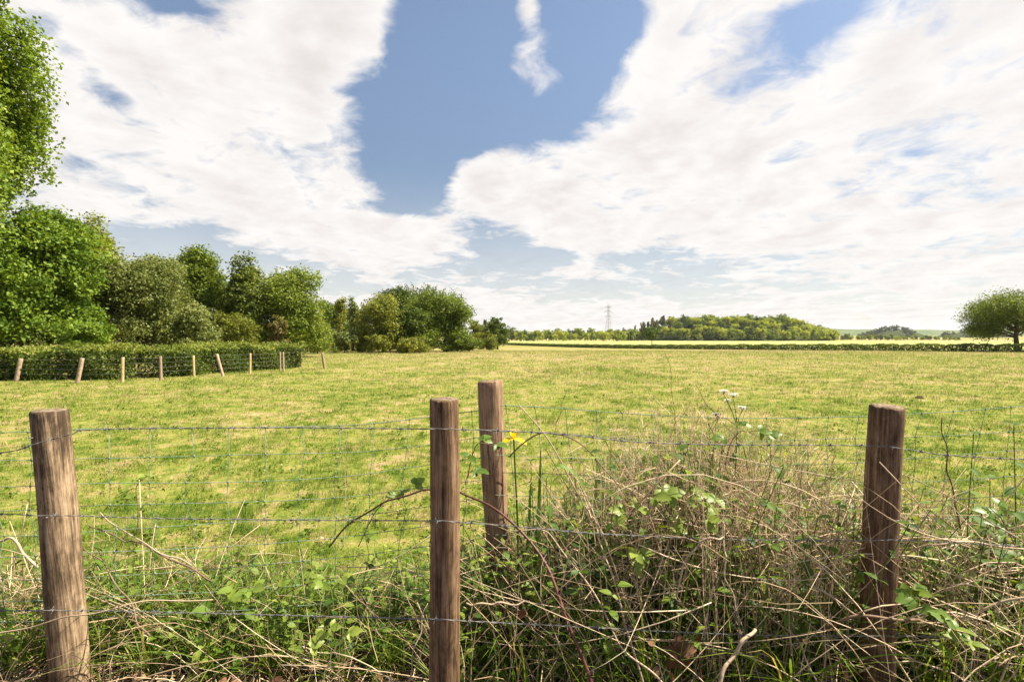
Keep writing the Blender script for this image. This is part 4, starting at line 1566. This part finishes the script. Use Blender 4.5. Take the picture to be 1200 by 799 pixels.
    pts = np.stack([x[:, None] + np.cos(an)[:, None] * L[:, None] * t, y[:, None] + rng.normal(0, .15, n)[:, None] * t, zc[:, None] + np.sin(an)[:, None] * L[:, None] * t - (rng.uniform(-.1, .35, n) * L)[:, None] * (4 * t * t)], -1)
    pts[..., 1] = np.maximum(pts[..., 1], 1.36)
    tubes(mb, pts, rng.uniform(.0009, .0028, n)[:, None] * np.linspace(1.2, .6, 6), 4, np.clip(rng.normal(.85, .14, n), 0, 1))
    # cut straw lying in drifts on the bank and on the mown edge of the field
    n = 20000
    x = rng.uniform(-3.4, 3.4, n)
    y = np.where(rng.random(n) < .45, rng.uniform(1.4, 2.0, n), rng.uniform(1.4, 3.4, n))
    dr = np.sin(x * 2.6 + 1 + y) * np.sin(y * 4.3 - x) + .5 * np.sin(x * 7.1) * np.sin(y * 8.3)
    keep = (dr > np.where(x < -.3, -.05, .1)) | (x < -1.75) | (y < 1.95)
    x, y = x[keep], y[keep]
    n = len(x)
    L = rng.uniform(.05, .22, n)
    an = rng.uniform(0, PI, n)
    K = 4
    t = np.linspace(-.5, .5, K)
    X = x[:, None] + np.cos(an)[:, None] * L[:, None] * t; Y = y[:, None] + np.sin(an)[:, None] * L[:, None] * t
    Z = gz(X, Y) + np.abs(rng.normal(.015, .025, n))[:, None] + rng.normal(0, .05, (n, 1)) * t
    tubes(mb, np.stack([X, Y, Z], -1), np.broadcast_to(rng.uniform(.0008, .0020, n)[:, None], (n, K)), 3, np.clip(rng.normal(.54, .24, n), 0, 1))
    tag(mb.build('dry_stems', M['straw']), 'tangled mass of dry straw coloured stems and twigs around the fence', 'dead stems', kind='stuff')


dry_stems()


def leaf_template(k=5, serr=.0, fold=.18, droop=.25):
    """a pointed oval leaf along +x, unit length, folded at the midrib"""
    t = np.linspace(0, 1, k + 1)
    w = .5 * np.sin(PI * t ** .8) ** .85 * .72
    w[-1] = .0; w[0] = .02
    zz = -droop * t ** 2
    m = np.stack([t, np.zeros_like(t), zz], -1)
    s = np.where(np.arange(k + 1) % 2 == 1, 1 + serr, 1 - serr)
    l = np.stack([t, w * s, zz + fold * w], -1)
    r = np.stack([t, -w * s, zz + fold * w], -1)
    v = np.vstack([m, l, r])
    f = []
    n = k + 1
    for i in range(k):
        f.append((i, i + 1, n + i + 1, n + i))
        f.append((i + 1, i, 2 * n + i, 2 * n + i + 1))
    return v, np.array(f)


def put_leaves(mb, tmpl, pos, a, nrm, size, tint, slot=0, aspect=1.0):
    """place copies of a leaf: a = direction of its length, nrm = its face"""
    tv, tf = tmpl
    a = unit(a)
    b = unit(np.cross(nrm, a))
    c = np.cross(a, b)
    size = np.broadcast_to(np.asarray(size, float), (len(pos),))
    v = pos[:, None] + size[:, None, None] * (tv[None, :, 0:1] * a[:, None] + aspect * tv[None, :, 1:2] * b[:, None] + tv[None, :, 2:3] * c[:, None])
    f = (tf[None] + (np.arange(len(pos)) * len(tv))[:, None, None]).reshape(-1, 4)
    mb.add(v.reshape(-1, 3), f, np.repeat(tint, len(tv)), slot)


LEAF = leaf_template(5, .0)
LEAFS = leaf_template(8, .12, .22, .3)


def undergrowth():
    """low leafy weeds nobody could count"""
    rng = np.random.default_rng(121)
    mb = MB()
    n = 3900
    x = rng.uniform(-3.2, 3.4, n)
    y = np.where(x < -.15, rng.uniform(1.72, 2.8, n), rng.uniform(1.55, 2.8, n))
    keep = rng.random(n) < np.interp(x, [-3.2, -2, -1.2, -.2, .1, .7, 1.2, 1.6, 3.4], [.3, .3, .5, .6, 1, 1, .95, 1, 1])
    x, y = x[keep], y[keep]
    y = clear_posts(x, y)
    n = len(x)
    H = env(x) * rng.uniform(.25, .95, n) * np.where(y > 2.6, .5, 1)
    an = rng.uniform(0, 2 * PI, n)
    lean = rng.uniform(0, .45, n)
    K = 5
    t = np.linspace(0, 1, K)
    st = np.stack([x[:, None] + np.cos(an)[:, None] * (H * lean)[:, None] * t ** 1.5, y[:, None] + np.sin(an)[:, None] * (H * lean)[:, None] * t ** 1.5, gz(x, y)[:, None] + H[:, None] * t], -1)
    tubes(mb, st, np.full((n, K), .0014), 3, np.clip(rng.normal(.35, .15, n), 0, 1))
    pt = np.clip(rng.normal(.42, .22, n), 0, 1)
    for lv in np.linspace(.3, 1, 6):
        i = rng.random(n) < .8
        q = np.stack([np.array([np.interp(lv, t, st[k, :, c]) for k in np.where(i)[0]]) for c in range(3)], -1)
        m = len(q)
        th = rng.uniform(0, 2 * PI, m)
        for s in (0, PI):
            a = np.stack([np.cos(th + s), np.sin(th + s), rng.normal(.05, .3, m)], -1)
            nr = np.stack([rng.normal(0, .3, m), rng.normal(0, .3, m), np.ones(m)], -1)
            put_leaves(mb, LEAF, q, a, nr, rng.uniform(.022, .062, m) * (1.15 - .4 * lv), np.clip(pt[i] + rng.normal(0, .1, m) + .12 * (lv - .6), 0, 1), 0, .85)
    # dark bramble and ivy leaves added inside the thicket to deepen its shade
    n = 7500
    x = rng.uniform(-.25, 3.3, n); y = rng.uniform(1.72, 2.75, n)
    lump = np.sin(x * 6.3 + 1) * np.sin(y * 5 + x * 2) + .6 * np.sin(x * 13 + y * 9)
    keep = lump > -.25
    x, y = x[keep], y[keep]
    n = len(x)
    y = clear_posts(x, y)
    pos = np.stack([x, y, gz(x, y) + env(x) * rng.uniform(.04, .82, n)], -1)
    th = rng.uniform(0, 2 * PI, n)
    a = np.stack([np.cos(th), np.sin(th), rng.normal(-.1, .35, n)], -1)
    nr = np.stack([rng.normal(0, .45, n), rng.normal(-.2, .45, n), np.ones(n)], -1)
    put_leaves(mb, LEAF, pos, a, nr, rng.uniform(.022, .055, n), np.clip(rng.normal(.34, .2, n), 0, 1), 0, .85)
    tag(mb.build('undergrowth', M['weed']), 'low leafy green weeds growing through the dry stems along the fence', 'weeds', kind='stuff')
    # litter
    mb = MB()
    n = 2600
    x = rng.uniform(-3.2, 3.4, n); y = rng.uniform(1.35, 2.9, n)
    up = rng.random(n) ** 3 * np.where(x > .0, .35, .08)
    pos = np.stack([x, y, gz(x, y) + .012 + up], -1)
    a, b, nr = frames(rng, n, .9)
    put_leaves(mb, LEAF, pos, a, nr, rng.uniform(.015, .045, n), np.clip(rng.normal(.5, .25, n), 0, 1), 0, 1)
    tag(mb.build('leaf_litter', M['deadleaf']), 'brown dead leaves littering the bank under the fence', 'leaf litter', kind='stuff')


undergrowth()


# ------------------------------------------------------------------ canes, brambles and flowers one can tell apart
def cane(name, label, uvd, r0, r1, m, group=None, thorns=True, seed=1, cat='cane'):
    rng = np.random.default_rng(seed)
    q = wire_pts(uvd, 60)
    base = q[0].copy()
    k = np.linspace(0, 1, 60)
    wob = np.stack([np.sin(k * 17 + seed), np.sin(k * 13 + seed * 2), np.sin(k * 19 + seed * 3)], -1) * .004
    q = q + wob - base
    mb = MB()
    r = np.linspace(r0, r1, 60) * (1 + .10 * (np.sin(np.arange(60) * 1.1) > .9))
    tubes(mb, q, r[None], 7)
    if thorns:
        for i in range(2, 58, 2):
            d = unit(rng.normal(size=3))
            tdir = unit(q[i + 1] - q[i])
            d = unit(d - tdir * d.dot(tdir))
            p0 = q[i] + d * r[i] * .7
            tubes(mb, np.array([p0, p0 + d * r[i] * 1.1, p0 + d * r[i] * 2.1 - tdir * r[i] * .5]), np.array([[r[i] * .5, r[i] * .25, .0001]]), 4)
    o = mb.build(name, m, smooth=True, loc=base)
    return tag(o, label, cat, group)


CG = 'arching bramble canes'
cane('bramble_cane', 'thick dark red bramble cane curving down right of the middle post', [(537, 577, 1.75), (575, 592, 1.68), (615, 628, 1.6), (645, 672, 1.52), (668, 735, 1.46), (692, 799, 1.42), (705, 850, 1.4)], .0035, .0064, M['cane_red'], CG, True, 1)
cane('bramble_cane', 'dark bramble cane rising to the middle post from the left', [(385, 640, 1.95), (416, 609, 1.9), (445, 592, 1.85), (475, 580, 1.8), (503, 575, 1.75), (537, 577, 1.75)], .0035, .0032, M['cane_red'], CG, True, 2)
cane('bramble_cane', 'thin dark cane arching over the top wire by the yellow iris', [(596, 536, 1.9), (615, 518, 1.86), (638, 507, 1.82), (662, 510, 1.8), (690, 530, 1.78), (712, 552, 1.76), (735, 585, 1.74)], .0028, .0020, M['cane_brown'], CG, True, 3)
cane('bramble_cane', 'brown cane curving at the foot of the right post', [(930, 760, 1.62), (955, 740, 1.58), (985, 727, 1.5), (1020, 723, 1.47), (1060, 725, 1.48), (1085, 729, 1.52), (1110, 745, 1.6)], .0045, .0038, M['cane_brown'], CG, True, 4)
cane('bramble_cane', 'reddish upright cane in the dark middle of the thicket', [(795, 622, 1.85), (802, 660, 1.75), (812, 700, 1.65), (818, 745, 1.55), (824, 799, 1.5), (828, 830, 1.48)], .0022, .0034, M['cane_red'], CG, True, 5)
cane('bramble_cane', 'brown cane slanting over the weeds right of the left post', [(105, 615, 1.9), (140, 632, 1.85), (158, 634, 1.82), (190, 650, 1.8), (225, 667, 1.75), (250, 680, 1.7)], .0022, .0032, M['cane_brown'], CG, True, 6)
DG = 'dead pale stems leaning in the thicket'
cane('dry_cane', 'long pale straight stem slanting from the top wire by the iris', [(608, 474, 1.95), (640, 512, 1.88), (680, 582, 1.8), (705, 625, 1.74), (730, 690, 1.66), (742, 730, 1.6)], .0022, .0034, M['cane_pale'], DG, False, 11, 'dead stem')
cane('dry_cane', 'pale stem arching from the middle wire down the thicket centre', [(600, 620, 1.65), (634, 622, 1.62), (655, 640, 1.58), (680, 670, 1.54), (700, 705, 1.5), (722, 745, 1.46), (740, 770, 1.44), (770, 795, 1.42), (800, 830, 1.4)], .0020, .0034, M['cane_pale'], DG, False, 12, 'dead stem')
cane('dry_cane', 'pale upright stem crossing the wires right of the centre', [(690, 590, 1.7), (703, 630, 1.62), (718, 680, 1.55), (735, 735, 1.5), (752, 799, 1.46), (757, 830, 1.45)], .0024, .0038, M['cane_pale'], DG, False, 13, 'dead stem')
cane('dry_cane', 'thick pale broken stick low in the right thicket', [(884, 736, 1.45), (868, 755, 1.42), (852, 780, 1.4), (840, 802, 1.38), (830, 830, 1.36)], .0048, .0056, M['cane_pale'], DG, False, 14, 'dead stem')
cane('dry_cane', 'pale bent stem running from the bottom corner past the right post', [(1005, 790, 1.75), (1060, 765, 1.68), (1110, 732, 1.6), (1150, 715, 1.55), (1200, 700, 1.52), (1260, 690, 1.5)], .0026, .0042, M['cane_pale'], DG, False, 15, 'dead stem')
cane('dry_cane', 'pale curved stem looping over the middle wire right of the right post', [(1064, 648, 1.62), (1085, 640, 1.6), (1110, 635, 1.58), (1150, 637, 1.6), (1200, 643, 1.64), (1260, 655, 1.7)], .0026, .0030, M['cane_pale'], DG, False, 16, 'dead stem')
cane('dry_cane', 'long thin stem slanting down to the right from the right post', [(1060, 557, 1.75), (1100, 575, 1.7), (1150, 605, 1.64), (1205, 640, 1.6), (1260, 680, 1.55)], .0016, .0024, M['cane_pale'], DG, False, 17, 'dead stem')
cane('dry_cane', 'pale stem hanging over the wire left of the right post', [(845, 600, 1.62), (850, 640, 1.56), (850, 670, 1.52), (862, 712, 1.48)], .0024, .0022, M['cane_pale'], DG, False, 18, 'dead stem')
cane('dry_cane', 'pale bow shaped stem arching left from the wire', [(792, 700, 1.5), (802, 660, 1.5), (815, 642, 1.5), (832, 631, 1.5), (850, 630, 1.51)], .0030, .0026, M['cane_pale'], DG, False, 19, 'dead stem')
cane('dry_cane', 'pale straight stem slanting behind the left weeds', [(115, 600, 1.85), (150, 625, 1.8), (185, 645, 1.76), (225, 662, 1.74)], .0020, .0026, M['cane_pale'], DG, False, 20, 'dead stem')
cane('dry_cane', 'pale thin cane rising across the left post from the left edge', [(-40, 750, 1.62), (20, 738, 1.58), (58, 728, 1.56), (100, 719, 1.55), (140, 711, 1.56), (190, 703, 1.6), (250, 702, 1.66)], .0024, .0018, M['cane_pale'], DG, False, 21, 'dead stem')
cane('dry_cane', 'brown stem slanting down right of the left post', [(98, 642, 1.85), (120, 660, 1.8), (145, 695, 1.72), (160, 725, 1.66), (174, 745, 1.62)], .0018, .0030, M['cane_brown'], DG, False, 22, 'dead stem')
cane('dry_cane', 'pale branch lying at the left edge by the left post', [(-30, 628, 1.95), (0, 632, 1.92), (16, 633, 1.9), (30, 650, 1.87), (42, 665, 1.84)], .0050, .0042, M['cane_pale'], DG, False, 23, 'dead stem')
cane('dry_cane', 'long pale stem slanting across the far bottom of the thicket', [(835, 672, 1.7), (880, 705, 1.62), (925, 740, 1.55), (950, 780, 1.5), (965, 830, 1.46)], .0020, .0026, M['cane_pale'], DG, False, 24, 'dead stem')
cane('dry_cane', 'thin leaning straw left of the right post, ending on it', [(860, 630, 1.7), (900, 655, 1.62), (950, 685, 1.55), (1008, 722, 1.5)], .0020, .0032, M['cane_pale'], DG, False, 25, 'dead stem')
cane('dry_cane', 'horizontal pale straw above the bottom wire right of the middle post', [(545, 708, 1.5), (580, 707, 1.5), (622, 706, 1.52)], .0028, .0026, M['cane_pale'], DG, False, 26, 'dead stem')
cane('dry_cane', 'pale stem fanning up beside the foot of the middle post', [(500, 705, 1.5), (492, 740, 1.48), (482, 780, 1.46), (476, 830, 1.44)], .0014, .0026, M['cane_pale'], DG, False, 27, 'dead stem')
cane('dry_cane', 'dark thorny stem standing alone right of the right post', [(1103, 490, 1.9), (1108, 520, 1.88), (1110, 550, 1.86), (1118, 580, 1.84), (1124, 620, 1.8)], .0018, .0030, M['cane_red'], DG, True, 28, 'dead stem')
cane('dry_cane', 'thin stiff grass stalk standing high in the middle of the field edge', [(780, 410, 2.2), (785, 435, 2.2), (789, 470, 2.2), (792, 520, 2.15), (795, 570, 2.1)], .0008, .0014, M['cane_brown'], DG, False, 29, 'dead stem')
cane('dry_cane', 'tall dry stalk standing before the netting left of the middle post', [(407, 505, 2.05), (405, 550, 2.05), (404, 600, 2.02), (402, 640, 2.0)], .0009, .0014, M['cane_pale'], DG, False, 30, 'dead stem')
cane('dry_cane', 'dark stem leaning right above the netting near the rear post', [(664, 455, 2.1), (656, 485, 2.08), (648, 510, 2.06)], .0010, .0016, M['cane_brown'], DG, False, 31, 'dead stem')
cane('dry_cane', 'slanting brown stem under the white flowers', [(815, 452, 1.95), (832, 478, 1.93), (850, 498, 1.9), (868, 520, 1.88), (880, 560, 1.85)], .0012, .0018, M['cane_brown'], DG, False, 32, 'dead stem')


def sprig(label, uvd, seed, n=6, size=.05, pal='bramble', r=.0018, mstem='cane_brown', group='leafy bramble sprigs', tint=.55, name='bramble_sprig', cat='bramble', tri=True):
    rng = np.random.default_rng(seed)
    q = wire_pts(uvd, 30)
    base = q[0].copy()
    root = empty(name, base, label, cat, group)
    mb = MB()
    tubes(mb, q - base, np.linspace(r * 1.2, r * .6, 30)[None], 5)
    mb.build('stem', M[mstem], root, smooth=True)
    for j in range(n):
        i = int(3 + (26 * j / max(1, n - 1)))
        p = q[min(i, 29)] - base
        th = rng.uniform(0, 2 * PI)
        a = np.array([math.cos(th), math.sin(th) * .8 - .25, rng.uniform(.0, .5)])
        a = unit(a)
        nr = unit(np.array([rng.normal(0, .25), -.55 + rng.normal(0, .25), .8]))
        lm = MB()
        pet = size * rng.uniform(.5, .9)
        e = p + a * pet
        tubes(lm, np.array([p, p + a * pet * .5 + [0, 0, .004], e]), np.array([[.0009, .0008, .0007]]), 4)
        sd = unit(np.cross(nr, a))
        dirs = [a, unit(a * .35 + sd), unit(a * .35 - sd)] if tri else [a]
        for kk, dv in enumerate(dirs):
            put_leaves(lm, LEAFS, e[None], dv[None], (nr + rng.normal(0, .2, 3))[None], size * (1 if kk == 0 else .78) * rng.uniform(.85, 1.15), np.array([np.clip(tint + rng.normal(0, .13), 0, 1)]), 0, 1.0 if tri else .7)
        lm.build('leaf', M[pal], root)
    return root


for args in [
    ('bright sprig of large young leaves before the mound of dead stems', [(735, 610, 1.65), (748, 590, 1.62), (765, 580, 1.58), (790, 590, 1.55)], 1, 5, .05, .85),
    ('lime green leaves on a stem in the middle above the wire', [(800, 640, 1.65), (812, 615, 1.6), (825, 598, 1.56), (842, 582, 1.55)], 2, 6, .05, .9),
    ('pale yellow green three leaf sprig in the dark centre', [(735, 668, 1.6), (742, 655, 1.55), (748, 648, 1.5)], 3, 3, .04, .98),
    ('bramble leaves climbing beside the rear post', [(548, 560, 1.72), (552, 540, 1.7), (560, 520, 1.68), (578, 522, 1.68)], 4, 4, .045, .4),
    ('green sprig hanging from the wire right of the right post', [(1060, 690, 1.55), (1075, 700, 1.48), (1092, 715, 1.45), (1100, 735, 1.43)], 5, 6, .05, .6),
    ('small bright sprig at the foot of the right post', [(1110, 760, 1.5), (1118, 752, 1.45), (1128, 752, 1.43)], 6, 4, .034, .85),
    ('leafy sprig left of the middle post above the straw', [(250, 720, 1.8), (265, 700, 1.72), (285, 688, 1.66), (300, 690, 1.64)], 7, 6, .05, .7),
    ('yellow green leaves low between the left and the middle post', [(330, 700, 1.85), (345, 690, 1.8), (372, 680, 1.75), (400, 676, 1.7)], 8, 6, .042, .85),
    ('bright leaf sprig standing before the netting right of the left post', [(160, 640, 2.0), (162, 600, 1.98), (160, 570, 1.96), (175, 556, 1.95)], 9, 6, .042, .85),
    ('spreading leafy sprig on the grass side left of the middle post', [(420, 640, 2.1), (440, 600, 2.05), (462, 580, 2.02), (480, 572, 2.0)], 10, 6, .045, .7),
    ('withered sprig with yellowing leaves under the bottom wire', [(355, 770, 1.55), (362, 745, 1.5), (375, 735, 1.48), (400, 745, 1.47)], 11, 4, .036, .95),
    ('dark green leaves deep in the thicket right of the middle post', [(620, 700, 1.8), (640, 680, 1.74), (660, 665, 1.7), (690, 670, 1.68)], 12, 7, .045, .25),
    ('green leaves under the cow parsley on top of the mound', [(850, 545, 1.8), (856, 520, 1.78), (870, 505, 1.76), (890, 512, 1.76)], 13, 6, .045, .55),
    ('leafy sprig on the right edge below the middle wire', [(1190, 640, 1.7), (1175, 610, 1.66), (1160, 595, 1.64)], 14, 5, .05, .5),
]:
    sprig(args[0], args[1], args[2], args[3], args[4], tint=args[5])


def nettle(label, u, v_top, d, h, seed, tint=.5):
    rng = np.random.default_rng(seed)
    t = P(u, v_top, d)
    b = Vector((t.x + rng.uniform(-.05, .05), t.y + rng.uniform(-.03, .03), max(float(gz(t.x, t.y)), t.z - h)))
    q = spline([b, b.lerp(t, .5) + Vector((rng.uniform(-.02, .02), 0, 0)), t], 20)
    root = empty('nettle', q[0], label, 'nettle', 'nettles along the fence')
    mb = MB()
    tubes(mb, q - q[0], np.linspace(.0028, .0014, 20)[None], 5)
    mb.build('stem', M['nettle'], root, smooth=True)
    for j, k in enumerate(np.linspace(5, 19, 7).astype(int)):
        th = (j % 2) * PI / 2 + rng.uniform(-.4, .4)
        sz = np.interp(k, [5, 12, 19], [.075, .065, .03])
        for s in (0, PI):
            lm = MB()
            a = np.array([math.cos(th + s), math.sin(th + s), -.25 if k < 17 else .5])
            put_leaves(lm, LEAFS, (q[k] - q[0])[None], a[None], np.array([[rng.normal(0, .2), -.2, 1.]]), sz * rng.uniform(.85, 1.15), np.array([np.clip(tint + rng.normal(0, .12), 0, 1)]), 0, .8)
            lm.build('leaf', M['nettle'], root)
    return root


for a in [('tall nettle right of the dark thorny stem', 1141, 508, 1.9, .9, 1), ('nettle at the right edge before the netting', 1188, 498, 1.85, .9, 2),
          ('nettle with broad leaves under the tall one at right', 1160, 560, 1.8, .7, 3), ('nettle close to the right side of the right post', 1085, 590, 1.8, .6, 4),
          ('dark nettle between the iris and the rear post', 622, 540, 2.0, .75, 5), ('dark nettle behind the pale slanting stem', 716, 505, 1.95, .85, 6),
          ('nettle standing under the iris flower', 640, 560, 1.85, .7, 7), ('nettle between the dead mound and the right post', 940, 545, 1.85, .75, 8)]:
    nettle(*a)


def iris():
    rng = np.random.default_rng(4)
    f = P(602, 514, 1.9)
    base = ground_at(606, 1.92)
    root = empty('yellow_iris', base, 'yellow iris in flower right of the rear post', 'iris')
    b = np.array(base)
    mb = MB()
    q = spline([Vector((0, 0, 0)), (f - base) * .5 + Vector((.01, 0, 0)), f - base], 20)
    tubes(mb, q, np.linspace(.005, .0035, 20)[None], 6)
    mb.build('stalk', M['iris_leaf'], root, smooth=True)
    fc = np.array(f - base)
    for j in range(3):       # drooping falls
        th = j * 2 * PI / 3 - PI / 6
        pm = MB()
        a = np.array([[math.cos(th), math.sin(th), .35]])
        put_leaves(pm, leaf_template(6, 0, .1, .75), fc[None], a, np.array([[-math.cos(th) * .3, -math.sin(th) * .3, 1.]]), .05, np.array([.6]), 0, 1.3)
        pm.build('petal', M['iris_petal'], root)
        th += PI / 3
        pm = MB()
        put_leaves(pm, leaf_template(5, 0, .15, .1), fc[None], np.array([[math.cos(th) * .5, math.sin(th) * .5, .9]]), np.array([[-math.cos(th), -math.sin(th), .5]]), .034, np.array([.8]), 0, .9)
        pm.build('petal', M['iris_petal'], root)
    for (u0, u, v, d, bend) in ((612, 634, 522, 1.85, 0), (600, 622, 560, 1.88, 0), (655, 648, 552, 1.8, 1), (690, 700, 540, 1.85, 0), (720, 706, 560, 1.8, 0), (675, 684, 580, 1.7, 0), (640, 630, 585, 1.75, 0)):
        t = np.array(P(u, v, d) - base)
        g0 = np.array(ground_at(u0, d) - base)
        if bend:
            pts = spline([g0, g0 * .4 + t * .6 + [-.02, 0, .05], t + [.0, 0, 0], t + [.05, 0, .012], t + [.1, 0, -.03], t + [.135, -.02, -.11]], 16)
        else:
            pts = spline([g0, (g0 + t) / 2 + [rng.uniform(-.02, .02), 0, 0], t], 16)
        w = .019 * np.interp(np.linspace(0, 1, 16), [0, .6, .9, 1], [1, .9, .5, .05])
        lm = MB()
        ribbons(lm, pts[None], w[None], np.array([[1., .35, .0]]) if not bend else np.array([[.3, 1., .4]]), np.array([rng.uniform(.3, .8)]))
        lm.build('leaf', M['iris_leaf'], root)


iris()


def cow_parsley():
    rng = np.random.default_rng(6)
    base = ground_at(842, 1.95)
    root = empty('cow_parsley', base, 'cow parsley with small white umbels above the dead stem mound', 'cow parsley')
    j0 = P(864, 500, 1.95) - base
    mb = MB()
    q = spline([Vector((0, 0, 0)), j0 * .5 + Vector((.015, 0, 0)), j0], 16)
    tubes(mb, q, np.linspace(.004, .0024, 16)[None], 6)
    heads = [(848, 459, 1.94, .013), (859, 463, 1.93, .016), (870, 478, 1.92, .013), (839, 486, 1.93, .010), (852, 470, 1.97, .008)]
    for u, v, d, s in heads:
        t = P(u, v, d) - base
        tubes(mb, spline([j0, (j0 + t) / 2 + Vector((0, 0, .008)), t - Vector((0, 0, s * .8))], 8), np.linspace(.0018, .0012, 8)[None], 5)
    mb.build('stem', M['iris_leaf'], root, smooth=True)
    for u, v, d, s in heads:
        t = np.array(P(u, v, d) - base)
        um = MB()
        k = 14
        r = s * np.sqrt(rng.random(k)); an = rng.uniform(0, 2 * PI, k)
        tips = t + np.stack([r * np.cos(an), r * np.sin(an), .006 - .3 * r * r / s], -1)
        st = np.stack([np.broadcast_to(t - [0, 0, s * .8], (k, 3)), (tips + t - [0, 0, s * .4]) / 2, tips], 1)
        tubes(um, st, np.full((k, 3), .0005), 3, 0.0, 1)
        fl = np.repeat(tips, 16, 0) + rng.normal(0, .0042, (k * 16, 3)) * [.7, .7, .5]
        a, b, nr = frames(rng, len(fl), 1.2)
        rhombs(um, fl, a, b, .0045, .0042, rng.random(len(fl)))
        um.build('umbel', [M['white_flower'], M['iris_leaf']], root)
    for i in range(4):
        p = np.array(j0) * (.55 + .12 * i)
        lm = MB()
        th = i * 2.1
        for s in np.linspace(.2, 1, 6):
            for sd in (-1, 1):
                c = p + np.array([math.cos(th), math.sin(th) * .5, .25]) * s * .09
                put_leaves(lm, LEAF, c[None], np.array([[math.cos(th + sd * .9), math.sin(th + sd * .9), .1]]), np.array([[0, -.3, 1.]]), .024 * (1.2 - s * .6), np.array([.5]), 0, .8)
        lm.build('leaf', M['weed'], root)


cow_parsley()


def dead_leaf_cluster():
    c = P(797, 764, 1.5)
    rng = np.random.default_rng(8)
    root = empty('dead_bramble_leaf', c, 'withered red brown leaf of five fingers low in the thicket', 'dead leaf')
    for j in range(5):
        th = j * 1.2 + .4
        mb = MB()
        put_leaves(mb, leaf_template(8, .1, .35, .5), np.zeros((1, 3)), np.array([[math.cos(th), -.2 + rng.uniform(-.2, .2), math.sin(th)]]), np.array([[0, -1, .3 + rng.uniform(-.3, .3)]]), .058 * rng.uniform(.8, 1.15), np.array([rng.uniform(.1, .6)]), 0, 1)
        mb.build('leaflet', M['deadleaf'], root)


dead_leaf_cluster()


# ------------------------------------------------------------------ the air
def haze():
    lo, hi = np.array([-4700., -4700., -3.4]), np.array([4700., 4700., 66.])
    v = np.array([[(lo, hi)[i][0], (lo, hi)[j][1], (lo, hi)[k][2]] for i in (0, 1) for j in (0, 1) for k in (0, 1)])
    f = np.array([[0, 1, 3, 2], [4, 6, 7, 5], [0, 4, 5, 1], [2, 3, 7, 6], [0, 2, 6, 4], [1, 5, 7, 3]])
    m, nt, N, L = mat_base('haze')
    pv = nd(N, 'ShaderNodeVolumePrincipled')
    pv.inputs['Color'].default_value = (.86, .92, 1.0, 1)
    pv.inputs['Density'].default_value = 0.00007
    pv.inputs['Anisotropy'].default_value = 0.2
    o = nd(N, 'ShaderNodeOutputMaterial')
    L.new(pv.outputs[0], o.inputs['Volume'])
    tag(MB().add(v, f).build('haze', m), kind='stuff')


haze()
